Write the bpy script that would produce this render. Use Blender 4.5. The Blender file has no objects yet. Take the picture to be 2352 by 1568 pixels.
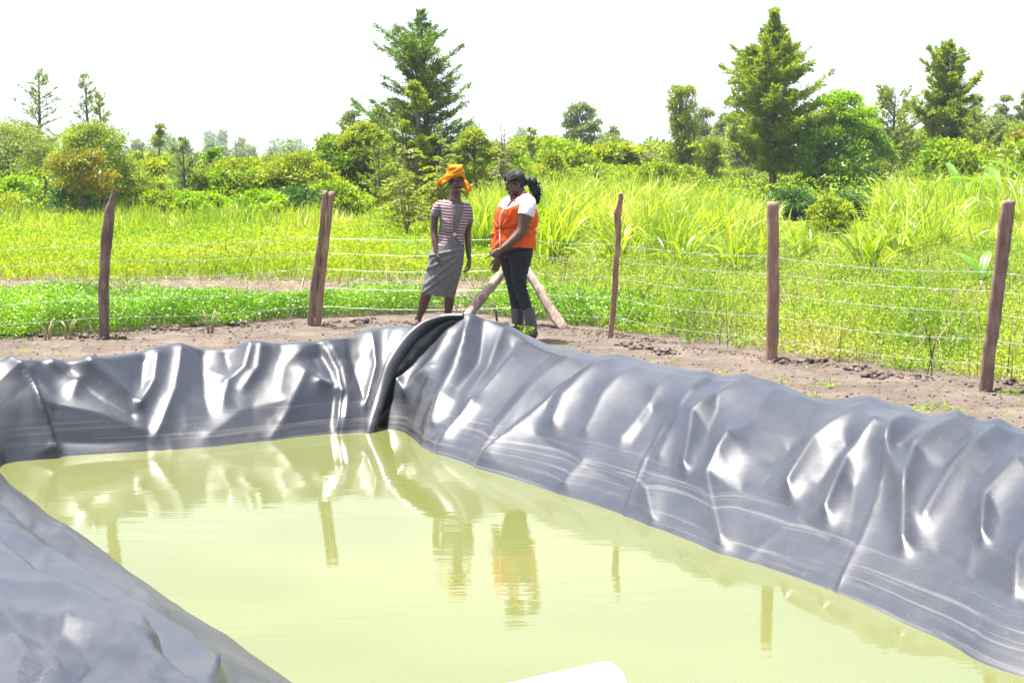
import bpy, math, random
import numpy as np
from mathutils import Vector, Matrix, noise as mnoise

# ---------------------------------------------------------------- camera, world, sun, exposure
FPX = 4100.0; CX, CY = 1176.0, 784.0; EYE = 1.9
PITCH = math.atan(454.0 / FPX)
CP, SP = math.cos(PITCH), math.sin(PITCH)
scene = bpy.context.scene
C = scene.collection
cam = bpy.data.cameras.new("camera"); cam_o = bpy.data.objects.new("camera", cam); C.objects.link(cam_o)
cam.lens = 36.0 * FPX / 2352.0; cam.sensor_width = 36; cam.clip_start = 0.1; cam.clip_end = 12000
cam_o.location = (0, 0, EYE); cam_o.rotation_euler = (math.pi / 2 - PITCH, 0, 0)
scene.camera = cam_o
SUN_EL = math.radians(75); SUN_AZ = math.radians(-62)        # azimuth from +Y, clockwise positive: sun from the left and a little behind the women
sd = Vector((math.sin(SUN_AZ) * math.cos(SUN_EL), math.cos(SUN_AZ) * math.cos(SUN_EL), math.sin(SUN_EL)))
sun = bpy.data.lights.new("sun", 'SUN'); sun.energy = 5.0; sun.angle = math.radians(0.5); sun.color = (1.0, 0.96, 0.9)
sun_o = bpy.data.objects.new("sun", sun); C.objects.link(sun_o); sun_o.location = (0, 0, 30)
sun_o.rotation_euler = (-sd).to_track_quat('-Z', 'Y').to_euler()
world = bpy.data.worlds.new("World"); scene.world = world; world.use_nodes = True
wn, wl = world.node_tree.nodes, world.node_tree.links
bg = wn["Background"]
sky = wn.new("ShaderNodeTexSky"); sky.sky_type = 'NISHITA'; sky.sun_disc = False
sky.sun_elevation = SUN_EL; sky.sun_rotation = SUN_AZ; sky.air_density = 1.0; sky.dust_density = 2.0
tcw = wn.new("ShaderNodeTexCoord"); mpw = wn.new("ShaderNodeMapping"); mpw.inputs['Scale'].default_value = (1.2, 1.2, 3.5)
mpw.inputs['Location'].default_value = (2.2, 0.6, 0.1)
nzw = wn.new("ShaderNodeTexNoise"); nzw.inputs['Scale'].default_value = 2.0; nzw.inputs['Detail'].default_value = 7; nzw.inputs['Roughness'].default_value = 0.55
crw = wn.new("ShaderNodeValToRGB"); crw.color_ramp.elements[0].position = 0.30; crw.color_ramp.elements[1].position = 0.52
mxw = wn.new("ShaderNodeMix"); mxw.data_type = 'RGBA'
nz2 = wn.new("ShaderNodeTexNoise"); nz2.inputs['Scale'].default_value = 3.0; nz2.inputs['Detail'].default_value = 5
mp2 = wn.new("ShaderNodeMapping"); mp2.inputs['Scale'].default_value = (1.5, 1.5, 14); wl.new(tcw.outputs['Generated'], mp2.inputs['Vector']); wl.new(mp2.outputs[0], nz2.inputs['Vector'])
hzc = wn.new("ShaderNodeValToRGB"); hzc.color_ramp.elements[0].position = .38; hzc.color_ramp.elements[0].color = (3.75, 3.72, 3.45, 1)
hzc.color_ramp.elements[1].position = .56; hzc.color_ramp.elements[1].color = (2.25, 2.62, 3.1, 1)
wl.new(nz2.outputs['Fac'], hzc.inputs['Fac']); wl.new(hzc.outputs['Color'], mxw.inputs['B'])
wl.new(tcw.outputs['Generated'], mpw.inputs['Vector']); wl.new(mpw.outputs[0], nzw.inputs['Vector'])
wl.new(nzw.outputs['Fac'], crw.inputs['Fac'])
# bright haze fills the lower sky, thinner cloud and blue above, and a broad glare round the sun
sxw = wn.new("ShaderNodeSeparateXYZ"); wl.new(tcw.outputs['Generated'], sxw.inputs[0])
hzw = wn.new("ShaderNodeMapRange"); hzw.inputs['From Min'].default_value = .17; hzw.inputs['From Max'].default_value = .34
hzw.inputs['To Min'].default_value = 1.0; hzw.inputs['To Max'].default_value = 0.0; wl.new(sxw.outputs['Z'], hzw.inputs['Value'])
thin = wn.new("ShaderNodeMath"); thin.operation = 'MULTIPLY_ADD'; thin.inputs[1].default_value = .38; thin.use_clamp = True
wl.new(crw.outputs['Color'], thin.inputs[0]); wl.new(hzw.outputs[0], thin.inputs[2]); wl.new(thin.outputs[0], mxw.inputs['Factor'])
vdw = wn.new("ShaderNodeVectorMath"); vdw.operation = 'DOT_PRODUCT'; vdw.inputs[1].default_value = sd; wl.new(tcw.outputs['Generated'], vdw.inputs[0])
mxd = wn.new("ShaderNodeMath"); mxd.operation = 'MAXIMUM'; mxd.inputs[1].default_value = 0; wl.new(vdw.outputs['Value'], mxd.inputs[0])
pww = wn.new("ShaderNodeMath"); pww.operation = 'POWER'; pww.inputs[1].default_value = 22; wl.new(mxd.outputs[0], pww.inputs[0])
glw = wn.new("ShaderNodeMix"); glw.data_type = 'RGBA'; glw.blend_type = 'ADD'; glw.inputs['B'].default_value = (40, 39, 36, 1)
wl.new(pww.outputs[0], glw.inputs['Factor']); wl.new(mxw.outputs['Result'], glw.inputs['A'])
wl.new(sky.outputs['Color'], mxw.inputs['A']); wl.new(glw.outputs['Result'], bg.inputs['Color'])
bg.inputs['Strength'].default_value = 0.10
scene.render.engine = 'CYCLES'
scene.view_settings.view_transform = 'Standard'; scene.view_settings.look = 'None'
scene.view_settings.gamma = 1.0; scene.view_settings.exposure = 1.85
scene.cycles.max_bounces = 6; scene.cycles.diffuse_bounces = 3; scene.cycles.glossy_bounces = 3
scene.cycles.transmission_bounces = 4; scene.cycles.volume_bounces = 0

# ---------------------------------------------------------------- helpers
def ray(px, py):
    u = px - CX; v = -(py - CY)
    return np.array([u, FPX * CP + v * SP, -FPX * SP + v * CP])
def at(px, py, z=0.0):
    r = ray(px, py); t = (z - EYE) / r[2]
    return np.array([r[0] * t, r[1] * t, z])
def atY(px, py, Y):
    r = ray(px, py); t = Y / r[1]
    return np.array([r[0] * t, Y, EYE + r[2] * t])
def proj(P):
    P = np.asarray(P, float); x, y, z = P[..., 0], P[..., 1], P[..., 2] - EYE
    f = y * CP - z * SP; u = y * SP + z * CP
    f = np.maximum(f, 0.05)
    return CX + FPX * x / f, CY - FPX * u / f
def inpoly(x, y, poly):
    x = np.asarray(x); y = np.asarray(y); r = np.zeros(x.shape, bool); n = len(poly); j = n - 1
    for i in range(n):
        xi, yi = poly[i]; xj, yj = poly[j]
        c = ((yi > y) != (yj > y)) & (x < (xj - xi) * (y - yi) / ((yj - yi) + 1e-12) + xi)
        r ^= c; j = i
    return r
def tag(o, label=None, cat=None, group=None, kind=None):
    if label: o['label'] = label
    if cat: o['category'] = cat
    if group: o['group'] = group
    if kind: o['kind'] = kind
    return o
def empty(name, loc, label, cat, group=None):
    o = bpy.data.objects.new(name, None); C.objects.link(o); o.location = Vector([float(a) for a in loc])
    o.empty_display_size = 0.2
    return tag(o, label, cat, group)
def mesh_np(name, V, F, mat, parent=None, smooth=False):
    """V (n,3), F (m,4) quads, world coordinates"""
    V = np.asarray(V, np.float32); F = np.asarray(F, np.int32)
    me = bpy.data.meshes.new(name); k = F.shape[1]
    if parent is not None: V = V - np.array(parent.location, np.float32)
    me.vertices.add(len(V)); me.vertices.foreach_set("co", V.ravel())
    me.loops.add(F.size); me.loops.foreach_set("vertex_index", F.ravel())
    me.polygons.add(len(F)); me.polygons.foreach_set("loop_start", np.arange(0, F.size, k, dtype=np.int32))
    me.polygons.foreach_set("loop_total", np.full(len(F), k, np.int32))
    if smooth: me.polygons.foreach_set("use_smooth", np.ones(len(F), bool))
    me.update(calc_edges=True); me.validate()
    o = bpy.data.objects.new(name, me); C.objects.link(o)
    if mat:
        for m in (mat if isinstance(mat, (list, tuple)) else [mat]): me.materials.append(m)
    if parent is not None: o.parent = parent
    return o
class MB:
    def __init__(s): s.V = []; s.F = []; s.n = 0
    def add(s, V, F):
        V = np.asarray(V, float); F = np.asarray(F, int); s.V.append(V); s.F.append(F + s.n); s.n += len(V)
    def tube(s, pts, rad, n=6, cap=True, side=None, flat=1.0, jit=None):
        """tube through pts; rad scalar / list; flat scales the second axis; rings end in small caps"""
        P = np.asarray(pts, float); m = len(P)
        R = np.ones(m) * rad if np.isscalar(rad) else np.asarray(rad, float)
        FL = np.ones(m) * flat if np.isscalar(flat) else np.asarray(flat, float)
        T = np.gradient(P, axis=0); T /= np.linalg.norm(T, axis=1)[:, None] + 1e-9
        ref = np.array(side if side is not None else ((1, 0, 0) if abs(T[0][0]) < 0.8 else (0, 1, 0)), float)
        a = np.linspace(0, 2 * np.pi, n, endpoint=False); rings = []
        for i in range(m):
            A = ref - T[i] * np.dot(ref, T[i]); A /= np.linalg.norm(A) + 1e-9; B = np.cross(T[i], A)
            rr = R[i] * (1 if jit is None else jit[i])
            rings.append(P[i] + rr * (np.cos(a)[:, None] * A + np.sin(a)[:, None] * B * FL[i]) if np.isscalar(rr) or np.ndim(rr) == 0
                         else P[i] + (rr * np.cos(a))[:, None] * A + (rr * np.sin(a))[:, None] * B * FL[i])
            if side is None: ref = A
        if cap:
            rings = [P[0] + (rings[0] - P[0]) * 0.02] + rings + [P[-1] + (rings[-1] - P[-1]) * 0.02]
        m2 = len(rings); V = np.concatenate(rings)
        i, j = np.meshgrid(np.arange(m2 - 1), np.arange(n), indexing='ij'); j2 = (j + 1) % n
        F = np.stack([i * n + j, i * n + j2, (i + 1) * n + j2, (i + 1) * n + j], -1).reshape(-1, 4)
        s.add(V, F); return s
    def ell(s, c, r, rot=None, n=16, m=10):
        th = np.linspace(0.02, np.pi - 0.02, m); a = np.linspace(0, 2 * np.pi, n, endpoint=False)
        V = np.stack([np.outer(np.sin(th), np.cos(a)), np.outer(np.sin(th), np.sin(a)), np.outer(np.cos(th), np.ones(n))], -1).reshape(-1, 3) * np.array(r)
        if rot is not None: V = V @ np.array(rot).T
        V = V + np.array(c)
        i, j = np.meshgrid(np.arange(m - 1), np.arange(n), indexing='ij'); j2 = (j + 1) % n
        F = np.stack([i * n + j, (i + 1) * n + j, (i + 1) * n + j2, i * n + j2], -1).reshape(-1, 4)
        s.add(V, F); return s
    def build(s, name, mat, parent=None, smooth=True):
        return mesh_np(name, np.concatenate(s.V), np.concatenate(s.F), mat, parent, smooth)
def catmull(P, per):
    P = np.asarray(P, float); out = []
    for i in range(len(P) - 1):
        p0 = P[max(i - 1, 0)]; p1 = P[i]; p2 = P[i + 1]; p3 = P[min(i + 2, len(P) - 1)]
        k = per if np.isscalar(per) else per[i]
        for t in np.linspace(0, 1, k, endpoint=False):
            out.append(0.5 * ((2 * p1) + (-p0 + p2) * t + (2 * p0 - 5 * p1 + 4 * p2 - p3) * t * t + (-p0 + 3 * p1 - 3 * p2 + p3) * t ** 3))
    out.append(P[-1]); return np.array(out)
def vnoise(x, y, seed=0):
    """smooth value noise, vectorised"""
    x = np.asarray(x, float); y = np.asarray(y, float); xi = np.floor(x).astype(np.int64); yi = np.floor(y).astype(np.int64)
    fx = x - xi; fy = y - yi; fx = fx * fx * (3 - 2 * fx); fy = fy * fy * (3 - 2 * fy)
    def h(a, b):
        n = (a * 374761393 + b * 668265263 + seed * 1442695041) & 0xffffffff
        n = ((n ^ (n >> 13)) * 1274126177) & 0xffffffff
        return ((n ^ (n >> 16)) & 0xffff) / 65535.0
    return (h(xi, yi) * (1 - fx) + h(xi + 1, yi) * fx) * (1 - fy) + (h(xi, yi + 1) * (1 - fx) + h(xi + 1, yi + 1) * fx) * fy
def fbm(x, y, o=4, seed=0):
    s = 0; a = 0.5
    for i in range(o): s = s + a * (vnoise(x * 2 ** i, y * 2 ** i, seed + i) - 0.5); a *= 0.5
    return s

# ---------------------------------------------------------------- materials
def nodes(name):
    m = bpy.data.materials.new(name); m.use_nodes = True
    return m, m.node_tree.nodes, m.node_tree.links, m.node_tree.nodes["Principled BSDF"]
def N(n, t, **kw):
    x = n.new("ShaderNode" + t)
    for k, v in kw.items():
        if k.startswith('i_'): x.inputs[k[2:].replace('_', ' ')].default_value = v
        else: setattr(x, k, v)
    return x
def ramp(n, stops):
    r = n.new("ShaderNodeValToRGB"); e = r.color_ramp.elements
    while len(e) < len(stops): e.new(0.5)
    for k, (p, c) in enumerate(stops): e[k].position = p; e[k].color = (*c, 1) if len(c) == 3 else c
    return r
def noisemat(name, stops, scale=10, detail=6, rough=0.8, bump=0.0, bdist=0.01, bscale=None, spec=0.4, stretch=(1, 1, 1), rough_noise=0):
    m, n, l, b = nodes(name)
    tc = N(n, "TexCoord"); mp = N(n, "Mapping"); mp.inputs['Scale'].default_value = stretch
    nz = N(n, "TexNoise", i_Scale=scale, i_Detail=detail, i_Roughness=0.6); r = ramp(n, stops)
    l.new(tc.outputs['Object'], mp.inputs[0]); l.new(mp.outputs[0], nz.inputs['Vector']); l.new(nz.outputs['Fac'], r.inputs[0]); l.new(r.outputs[0], b.inputs['Base Color'])
    b.inputs['Roughness'].default_value = rough; b.inputs['Specular IOR Level'].default_value = spec
    if bump:
        nb = N(n, "TexNoise", i_Scale=bscale or scale * 3, i_Detail=5); bp = N(n, "Bump", i_Strength=bump, i_Distance=bdist)
        l.new(mp.outputs[0], nb.inputs['Vector']); l.new(nb.outputs['Fac'], bp.inputs['Height']); l.new(bp.outputs[0], b.inputs['Normal'])
    return m
def leafmat(name, stops, trans=0.4, spec=0.3, rough=0.5, scale=0.8):
    """leaf colour differs from leaf to leaf and slowly from clump to clump"""
    m, n, l, b = nodes(name); out = n["Material Output"]
    g = N(n, "NewGeometry"); tc = N(n, "TexCoord"); nz = N(n, "TexNoise", i_Scale=scale, i_Detail=2.0)
    l.new(tc.outputs['Object'], nz.inputs['Vector'])
    ma = N(n, "Math", operation='MULTIPLY_ADD'); ma.inputs[1].default_value = 0.55; l.new(g.outputs['Random Per Island'], ma.inputs[0])
    mb = N(n, "Math", operation='MULTIPLY_ADD'); mb.inputs[1].default_value = 1.5; mb.inputs[2].default_value = -0.55
    l.new(nz.outputs['Fac'], mb.inputs[0]); l.new(mb.outputs[0], ma.inputs[2])
    r = ramp(n, stops); l.new(ma.outputs[0], r.inputs[0]); l.new(r.outputs[0], b.inputs['Base Color'])
    b.inputs['Roughness'].default_value = rough; b.inputs['Specular IOR Level'].default_value = spec
    t = N(n, "BsdfTranslucent"); hs = N(n, "HueSaturation", i_Hue=0.49, i_Saturation=1.15, i_Value=1.5)
    l.new(r.outputs[0], hs.inputs['Color']); l.new(hs.outputs[0], t.inputs['Color'])
    mx = N(n, "MixShader", i_Fac=trans); l.new(b.outputs[0], mx.inputs[1]); l.new(t.outputs[0], mx.inputs[2]); l.new(mx.outputs[0], out.inputs['Surface'])
    return m
M = {}
M['cyp'] = leafmat('cypress_foliage', [(0, (0.093, 0.147, 0.020)), (.5, (0.198, 0.283, 0.032)), (1, (0.424, 0.474, 0.057))], .3)
M['cypd'] = leafmat('cypress_foliage_dark', [(0, (0.046, 0.100, 0.020)), (.5, (0.118, 0.197, 0.032)), (1, (0.281, 0.375, 0.058))], .25)
M['cypp'] = leafmat('pale_conifer_foliage', [(0, (0.081, 0.136, 0.036)), (.5, (0.150, 0.217, 0.055)), (1, (0.271, 0.326, 0.097))], .35)
M['olive'] = leafmat('olive_foliage', [(0, (0.098, 0.147, 0.026)), (.5, (0.197, 0.255, 0.044)), (1, (0.373, 0.394, 0.087))], .35)
M['bush'] = leafmat('bush_leaves', [(0, (0.079, 0.149, 0.009)), (.5, (0.178, 0.282, 0.014)), (1, (0.354, 0.431, 0.033))], .42)
M['bushy'] = leafmat('yellow_bush_leaves', [(0, (0.115, 0.168, 0.009)), (.5, (0.218, 0.280, 0.013)), (1, (0.345, 0.370, 0.036))], .42)
M['green'] = leafmat('bright_green_leaves', [(0, (0.076, 0.172, 0.005)), (.5, (0.181, 0.332, 0.007)), (1, (0.385, 0.544, 0.018))], .42, .45, .38)
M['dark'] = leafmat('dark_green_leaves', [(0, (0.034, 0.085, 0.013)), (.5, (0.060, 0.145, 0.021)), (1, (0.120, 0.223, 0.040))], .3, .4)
M['euc'] = leafmat('eucalyptus_leaves', [(0, (0.084, 0.130, 0.040)), (.5, (0.170, 0.228, 0.067)), (1, (0.340, 0.391, 0.133))], .3)
M['wil'] = leafmat('weeping_leaves', [(0, (0.084, 0.146, 0.015)), (.5, (0.204, 0.261, 0.026)), (1, (0.407, 0.406, 0.053))], .35)
M['alf'] = leafmat('alfalfa_leaves', [(0, (0.053, 0.138, 0.007)), (.5, (0.128, 0.276, 0.014)), (1, (0.299, 0.437, 0.072))], .4, .5, .4, 1.5)
M['mead'] = leafmat('meadow_blades', [(0, (0.103, 0.198, 0.005)), (.45, (0.196, 0.308, 0.009)), (.8, (0.310, 0.352, 0.027)), (1, (0.437, 0.363, 0.090))], .4, .3, .5, .35)
M['weed'] = leafmat('weed_leaves', [(0, (.035, .075, .006)), (.3, (.12, .24, .012)), (.7, (.28, .36, .04)), (1, (.42, .33, .14))], .4, .3, .5, .9)
M['cane'] = leafmat('cane_grass_blades', [(0, (0.102, 0.193, 0.012)), (.4, (0.218, 0.326, 0.028)), (.75, (0.407, 0.435, 0.078)), (1, (0.600, 0.507, 0.281))], .42, .5, .35, .6)
M['dry'] = leafmat('dry_straw', [(0, (.30, .24, .11)), (1, (.50, .43, .24))], .25, .3, .6)
M['ban'] = leafmat('banana_leaf', [(0, (.06, .15, .01)), (.6, (.13, .26, .015)), (1, (.26, .32, .03))], .45, .5, .35)
M['fern'] = leafmat('feathery_leaves', [(0, (0.115, 0.170, 0.012)), (.5, (0.218, 0.270, 0.020)), (1, (0.345, 0.340, 0.050))], .42)
M['red'] = leafmat('orange_tinted_leaves', [(0, (0.088, 0.132, 0.008)), (.5, (0.211, 0.189, 0.012)), (1, (0.299, 0.189, 0.020))], .4)
M['bark'] = noisemat('bark', [(.3, (.07, .05, .035)), (.7, (.17, .13, .10))], 14, bump=.6, rough=.9, stretch=(1, 1, .25))
M['barkp'] = noisemat('pale_bark', [(.3, (.14, .11, .09)), (.7, (.30, .25, .21))], 10, bump=.5, rough=.85, stretch=(1, 1, .25))
M['twig'] = noisemat('dead_twig', [(.3, (.16, .12, .08)), (.7, (.33, .27, .20))], 20, rough=.9)
M['clod'] = noisemat('clod_soil', [(.3, (.06, .042, .035)), (.7, (.15, .11, .09))], 22, bump=.8, rough=.95)
M['wire'] = noisemat('galvanised_wire', [(.3, (.30, .30, .31)), (.7, (.52, .52, .52))], 30, rough=.35)
M['wire'].node_tree.nodes["Principled BSDF"].inputs['Metallic'].default_value = 0.6
def woodmat(name, a, b_, c):
    m, n, l, b = nodes(name); tc = N(n, "TexCoord"); mp = N(n, "Mapping"); mp.inputs['Scale'].default_value = (1, 1, .12)
    nz = N(n, "TexNoise", i_Scale=38.0, i_Detail=7.0, i_Roughness=.65); n2 = N(n, "TexNoise", i_Scale=5.0, i_Detail=4.0)
    l.new(tc.outputs['Object'], mp.inputs[0]); l.new(mp.outputs[0], nz.inputs['Vector']); l.new(tc.outputs['Object'], n2.inputs['Vector'])
    r = ramp(n, [(.3, a), (.5, b_), (.72, c)]); mx = N(n, "Math", operation='MULTIPLY_ADD'); mx.inputs[1].default_value = .6
    ml = N(n, "Math", operation='MULTIPLY'); ml.inputs[1].default_value = .42
    l.new(n2.outputs['Fac'], ml.inputs[0]); l.new(nz.outputs['Fac'], mx.inputs[0]); l.new(ml.outputs[0], mx.inputs[2]); l.new(mx.outputs[0], r.inputs[0])
    l.new(r.outputs[0], b.inputs['Base Color']); b.inputs['Roughness'].default_value = .75
    bp = N(n, "Bump", i_Strength=.7, i_Distance=.012); l.new(nz.outputs['Fac'], bp.inputs['Height']); l.new(bp.outputs[0], b.inputs['Normal'])
    return m
M['w_brown'] = woodmat('weathered_brown_wood', (.07, .036, .027), (.17, .098, .072), (.34, .23, .18))
M['w_dark'] = woodmat('dark_brown_wood', (.05, .026, .020), (.12, .070, .054), (.30, .21, .17))
M['w_tan'] = woodmat('reddish_sawn_wood', (.12, .052, .034), (.24, .13, .088), (.42, .28, .20))
M['w_pale'] = woodmat('peeling_pale_log', (.045, .03, .022), (.20, .14, .105), (.42, .33, .26))

def ground_mat():
    m, n, l, b = nodes('bank_soil'); tc = N(n, "TexCoord")
    a = N(n, "TexNoise", i_Scale=2.2, i_Detail=8.0, i_Roughness=.65); c = N(n, "TexNoise", i_Scale=22.0, i_Detail=6.0, i_Roughness=.7)
    l.new(tc.outputs['Object'], a.inputs['Vector']); l.new(tc.outputs['Object'], c.inputs['Vector'])
    r1 = ramp(n, [(.3, (.070, .055, .043)), (.5, (.108, .084, .066)), (.7, (.155, .125, .098))])
    r2 = ramp(n, [(.34, (.35, .33, .31)), (.44, (.92, .92, .92)), (.7, (1.18, 1.16, 1.12))])
    mu = N(n, "Mix", data_type='RGBA', blend_type='MULTIPLY'); mu.inputs['Factor'].default_value = 1
    l.new(a.outputs['Fac'], r1.inputs[0]); l.new(c.outputs['Fac'], r2.inputs[0]); l.new(r1.outputs[0], mu.inputs['A']); l.new(r2.outputs[0], mu.inputs['B'])
    # far land: green-brown, driven by the grass cover attribute
    at_ = N(n, "Attribute", attribute_name="cover"); g = N(n, "TexNoise", i_Scale=.8, i_Detail=5.0); l.new(tc.outputs['Object'], g.inputs['Vector'])
    r3 = ramp(n, [(.35, (.07, .12, .015)), (.55, (.15, .20, .03)), (.7, (.24, .22, .08))]); l.new(g.outputs['Fac'], r3.inputs[0])
    mx = N(n, "Mix", data_type='RGBA'); l.new(at_.outputs['Fac'], mx.inputs['Factor']); l.new(mu.outputs['Result'], mx.inputs['A']); l.new(r3.outputs[0], mx.inputs['B'])
    l.new(mx.outputs['Result'], b.inputs['Base Color']); b.inputs['Roughness'].default_value = .95; b.inputs['Specular IOR Level'].default_value = .2
    bp = N(n, "Bump", i_Strength=1.0, i_Distance=.06); ad = N(n, "Math", operation='MULTIPLY_ADD'); ad.inputs[1].default_value = .5
    l.new(c.outputs['Fac'], ad.inputs[0]); l.new(a.outputs['Fac'], ad.inputs[2]); l.new(ad.outputs[0], bp.inputs['Height']); l.new(bp.outputs[0], b.inputs['Normal'])
    return m
def liner_mat():
    m, n, l, b = nodes('black_polythene'); tc = N(n, "TexCoord")
    d1 = N(n, "TexNoise", i_Scale=1.3, i_Detail=6.0, i_Roughness=.6); d2 = N(n, "TexNoise", i_Scale=55.0, i_Detail=4.0)
    l.new(tc.outputs['Object'], d1.inputs['Vector']); l.new(tc.outputs['Object'], d2.inputs['Vector'])
    # dust specks and a dusty film
    sp = ramp(n, [(.645, (0, 0, 0)), (.70, (1, 1, 1))]); l.new(d2.outputs['Fac'], sp.inputs[0])
    fm = ramp(n, [(.42, (0, 0, 0)), (.68, (.55, .55, .55))]); l.new(d1.outputs['Fac'], fm.inputs[0])
    # level drying marks left by the water on the lower wall
    sx = N(n, "SeparateXYZ"); l.new(tc.outputs['Object'], sx.inputs[0])
    mp = N(n, "Mapping"); mp.inputs['Scale'].default_value = (.35, .35, 48); l.new(tc.outputs['Object'], mp.inputs[0])
    ln = N(n, "TexNoise", i_Scale=1.0, i_Detail=5.0, i_Roughness=.7, i_Distortion=.3); l.new(mp.outputs[0], ln.inputs['Vector'])
    lr = ramp(n, [(.50, (0, 0, 0)), (.70, (1, 1, 1))]); l.new(ln.outputs['Fac'], lr.inputs[0])
    zr = N(n, "MapRange"); zr.inputs['From Min'].default_value = .34; zr.inputs['From Max'].default_value = .22; l.new(sx.outputs['Z'], zr.inputs['Value'])
    lm = N(n, "Math", operation='MULTIPLY'); l.new(lr.outputs[0], lm.inputs[0]); l.new(zr.outputs[0], lm.inputs[1])
    s1 = N(n, "Math", operation='MULTIPLY_ADD', use_clamp=True); s1.inputs[1].default_value = .12; l.new(sp.outputs[0], s1.inputs[0])
    f1 = N(n, "Math", operation='MULTIPLY_ADD', use_clamp=True); f1.inputs[1].default_value = .30; l.new(lm.outputs[0], f1.inputs[0])
    f2 = N(n, "Math", operation='MULTIPLY'); f2.inputs[1].default_value = .30; l.new(fm.outputs[0], f2.inputs[0]); l.new(f2.outputs[0], f1.inputs[2]); l.new(f1.outputs[0], s1.inputs[2])
    mx = N(n, "Mix", data_type='RGBA'); mx.inputs['A'].default_value = (.016, .0175, .024, 1); mx.inputs['B'].default_value = (.095, .09, .088, 1)
    l.new(s1.outputs[0], mx.inputs['Factor'])
    # tan silt: specks everywhere and thin level lines near the water
    sl = ramp(n, [(.56, (0, 0, 0)), (.60, (1, 1, 1)), (.63, (1, 1, 1)), (.67, (0, 0, 0))]); l.new(ln.outputs['Fac'], sl.inputs[0])
    sm = N(n, "Math", operation='MULTIPLY'); l.new(sl.outputs[0], sm.inputs[0]); l.new(zr.outputs[0], sm.inputs[1]); sn = N(n, "Math", operation='MULTIPLY'); sn.inputs[1].default_value = .11; l.new(sm.outputs[0], sn.inputs[0])
    sq = N(n, "Math", operation='MULTIPLY_ADD', use_clamp=True); sq.inputs[1].default_value = .14; l.new(sp.outputs[0], sq.inputs[0]); l.new(sn.outputs[0], sq.inputs[2])
    mt = N(n, "Mix", data_type='RGBA'); mt.inputs['B'].default_value = (.26, .225, .19, 1); l.new(sq.outputs[0], mt.inputs['Factor']); l.new(mx.outputs['Result'], mt.inputs['A']); l.new(mt.outputs['Result'], b.inputs['Base Color'])
    rr = N(n, "MapRange"); rr.inputs['To Min'].default_value = .32; rr.inputs['To Max'].default_value = .50; l.new(s1.outputs[0], rr.inputs['Value']); l.new(rr.outputs[0], b.inputs['Roughness'])
    b.inputs['Specular IOR Level'].default_value = .66
    bn = N(n, "TexNoise", i_Scale=9.0, i_Detail=3.0); l.new(tc.outputs['Object'], bn.inputs['Vector'])
    bp = N(n, "Bump", i_Strength=.15, i_Distance=.012); l.new(bn.outputs['Fac'], bp.inputs['Height']); l.new(bp.outputs[0], b.inputs['Normal'])
    return m
def water_mat():
    m, n, l, b = nodes('murky_pond_water'); tc = N(n, "TexCoord")
    a = N(n, "TexNoise", i_Scale=.35, i_Detail=3.0); l.new(tc.outputs['Object'], a.inputs['Vector'])
    r = ramp(n, [(.35, (.100, .108, .032)), (.65, (.110, .119, .042))]); l.new(a.outputs['Fac'], r.inputs[0]); l.new(r.outputs[0], b.inputs['Base Color'])
    b.inputs['Roughness'].default_value = .03; b.inputs['IOR'].default_value = 1.33; b.inputs['Specular IOR Level'].default_value = .9
    mp = N(n, "Mapping"); mp.inputs['Scale'].default_value = (.5, 1.8, 1); l.new(tc.outputs['Object'], mp.inputs[0])
    w = N(n, "TexNoise", i_Scale=3.4, i_Detail=4.0, i_Roughness=.55); l.new(mp.outputs[0], w.inputs['Vector'])
    w2 = N(n, "TexNoise", i_Scale=.7, i_Detail=1.0); l.new(tc.outputs['Object'], w2.inputs['Vector'])
    rr = ramp(n, [(.35, (.15, .15, .15)), (.65, (1, 1, 1))]); l.new(w2.outputs['Fac'], rr.inputs[0])
    mu = N(n, "Math", operation='MULTIPLY'); l.new(w.outputs['Fac'], mu.inputs[0]); l.new(rr.outputs[0], mu.inputs[1])
    bp = N(n, "Bump", i_Strength=.16, i_Distance=.012); l.new(mu.outputs[0], bp.inputs['Height']); l.new(bp.outputs[0], b.inputs['Normal'])
    return m
M['ground'] = ground_mat(); M['liner'] = liner_mat(); M['water'] = water_mat()

# ---------------------------------------------------------------- pond geometry
WZ = -0.57
E1 = np.array([1, -2, 0]) / math.sqrt(5); E2 = np.array([2, 1, 0]) / math.sqrt(5)
stations = []   # (rim, waterline, outward run, outer z)
def st(R, W, orun=.55, oz=-.06): stations.append((np.array(R, float), np.array(W, float), orun, oz))
left_rim = [(614, 1568), (554, 1511), (509, 1470), (443, 1420), (376, 1389), (332, 1342), (266, 1287), (166, 1223), (83, 1159), (0, 1107)]
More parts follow.
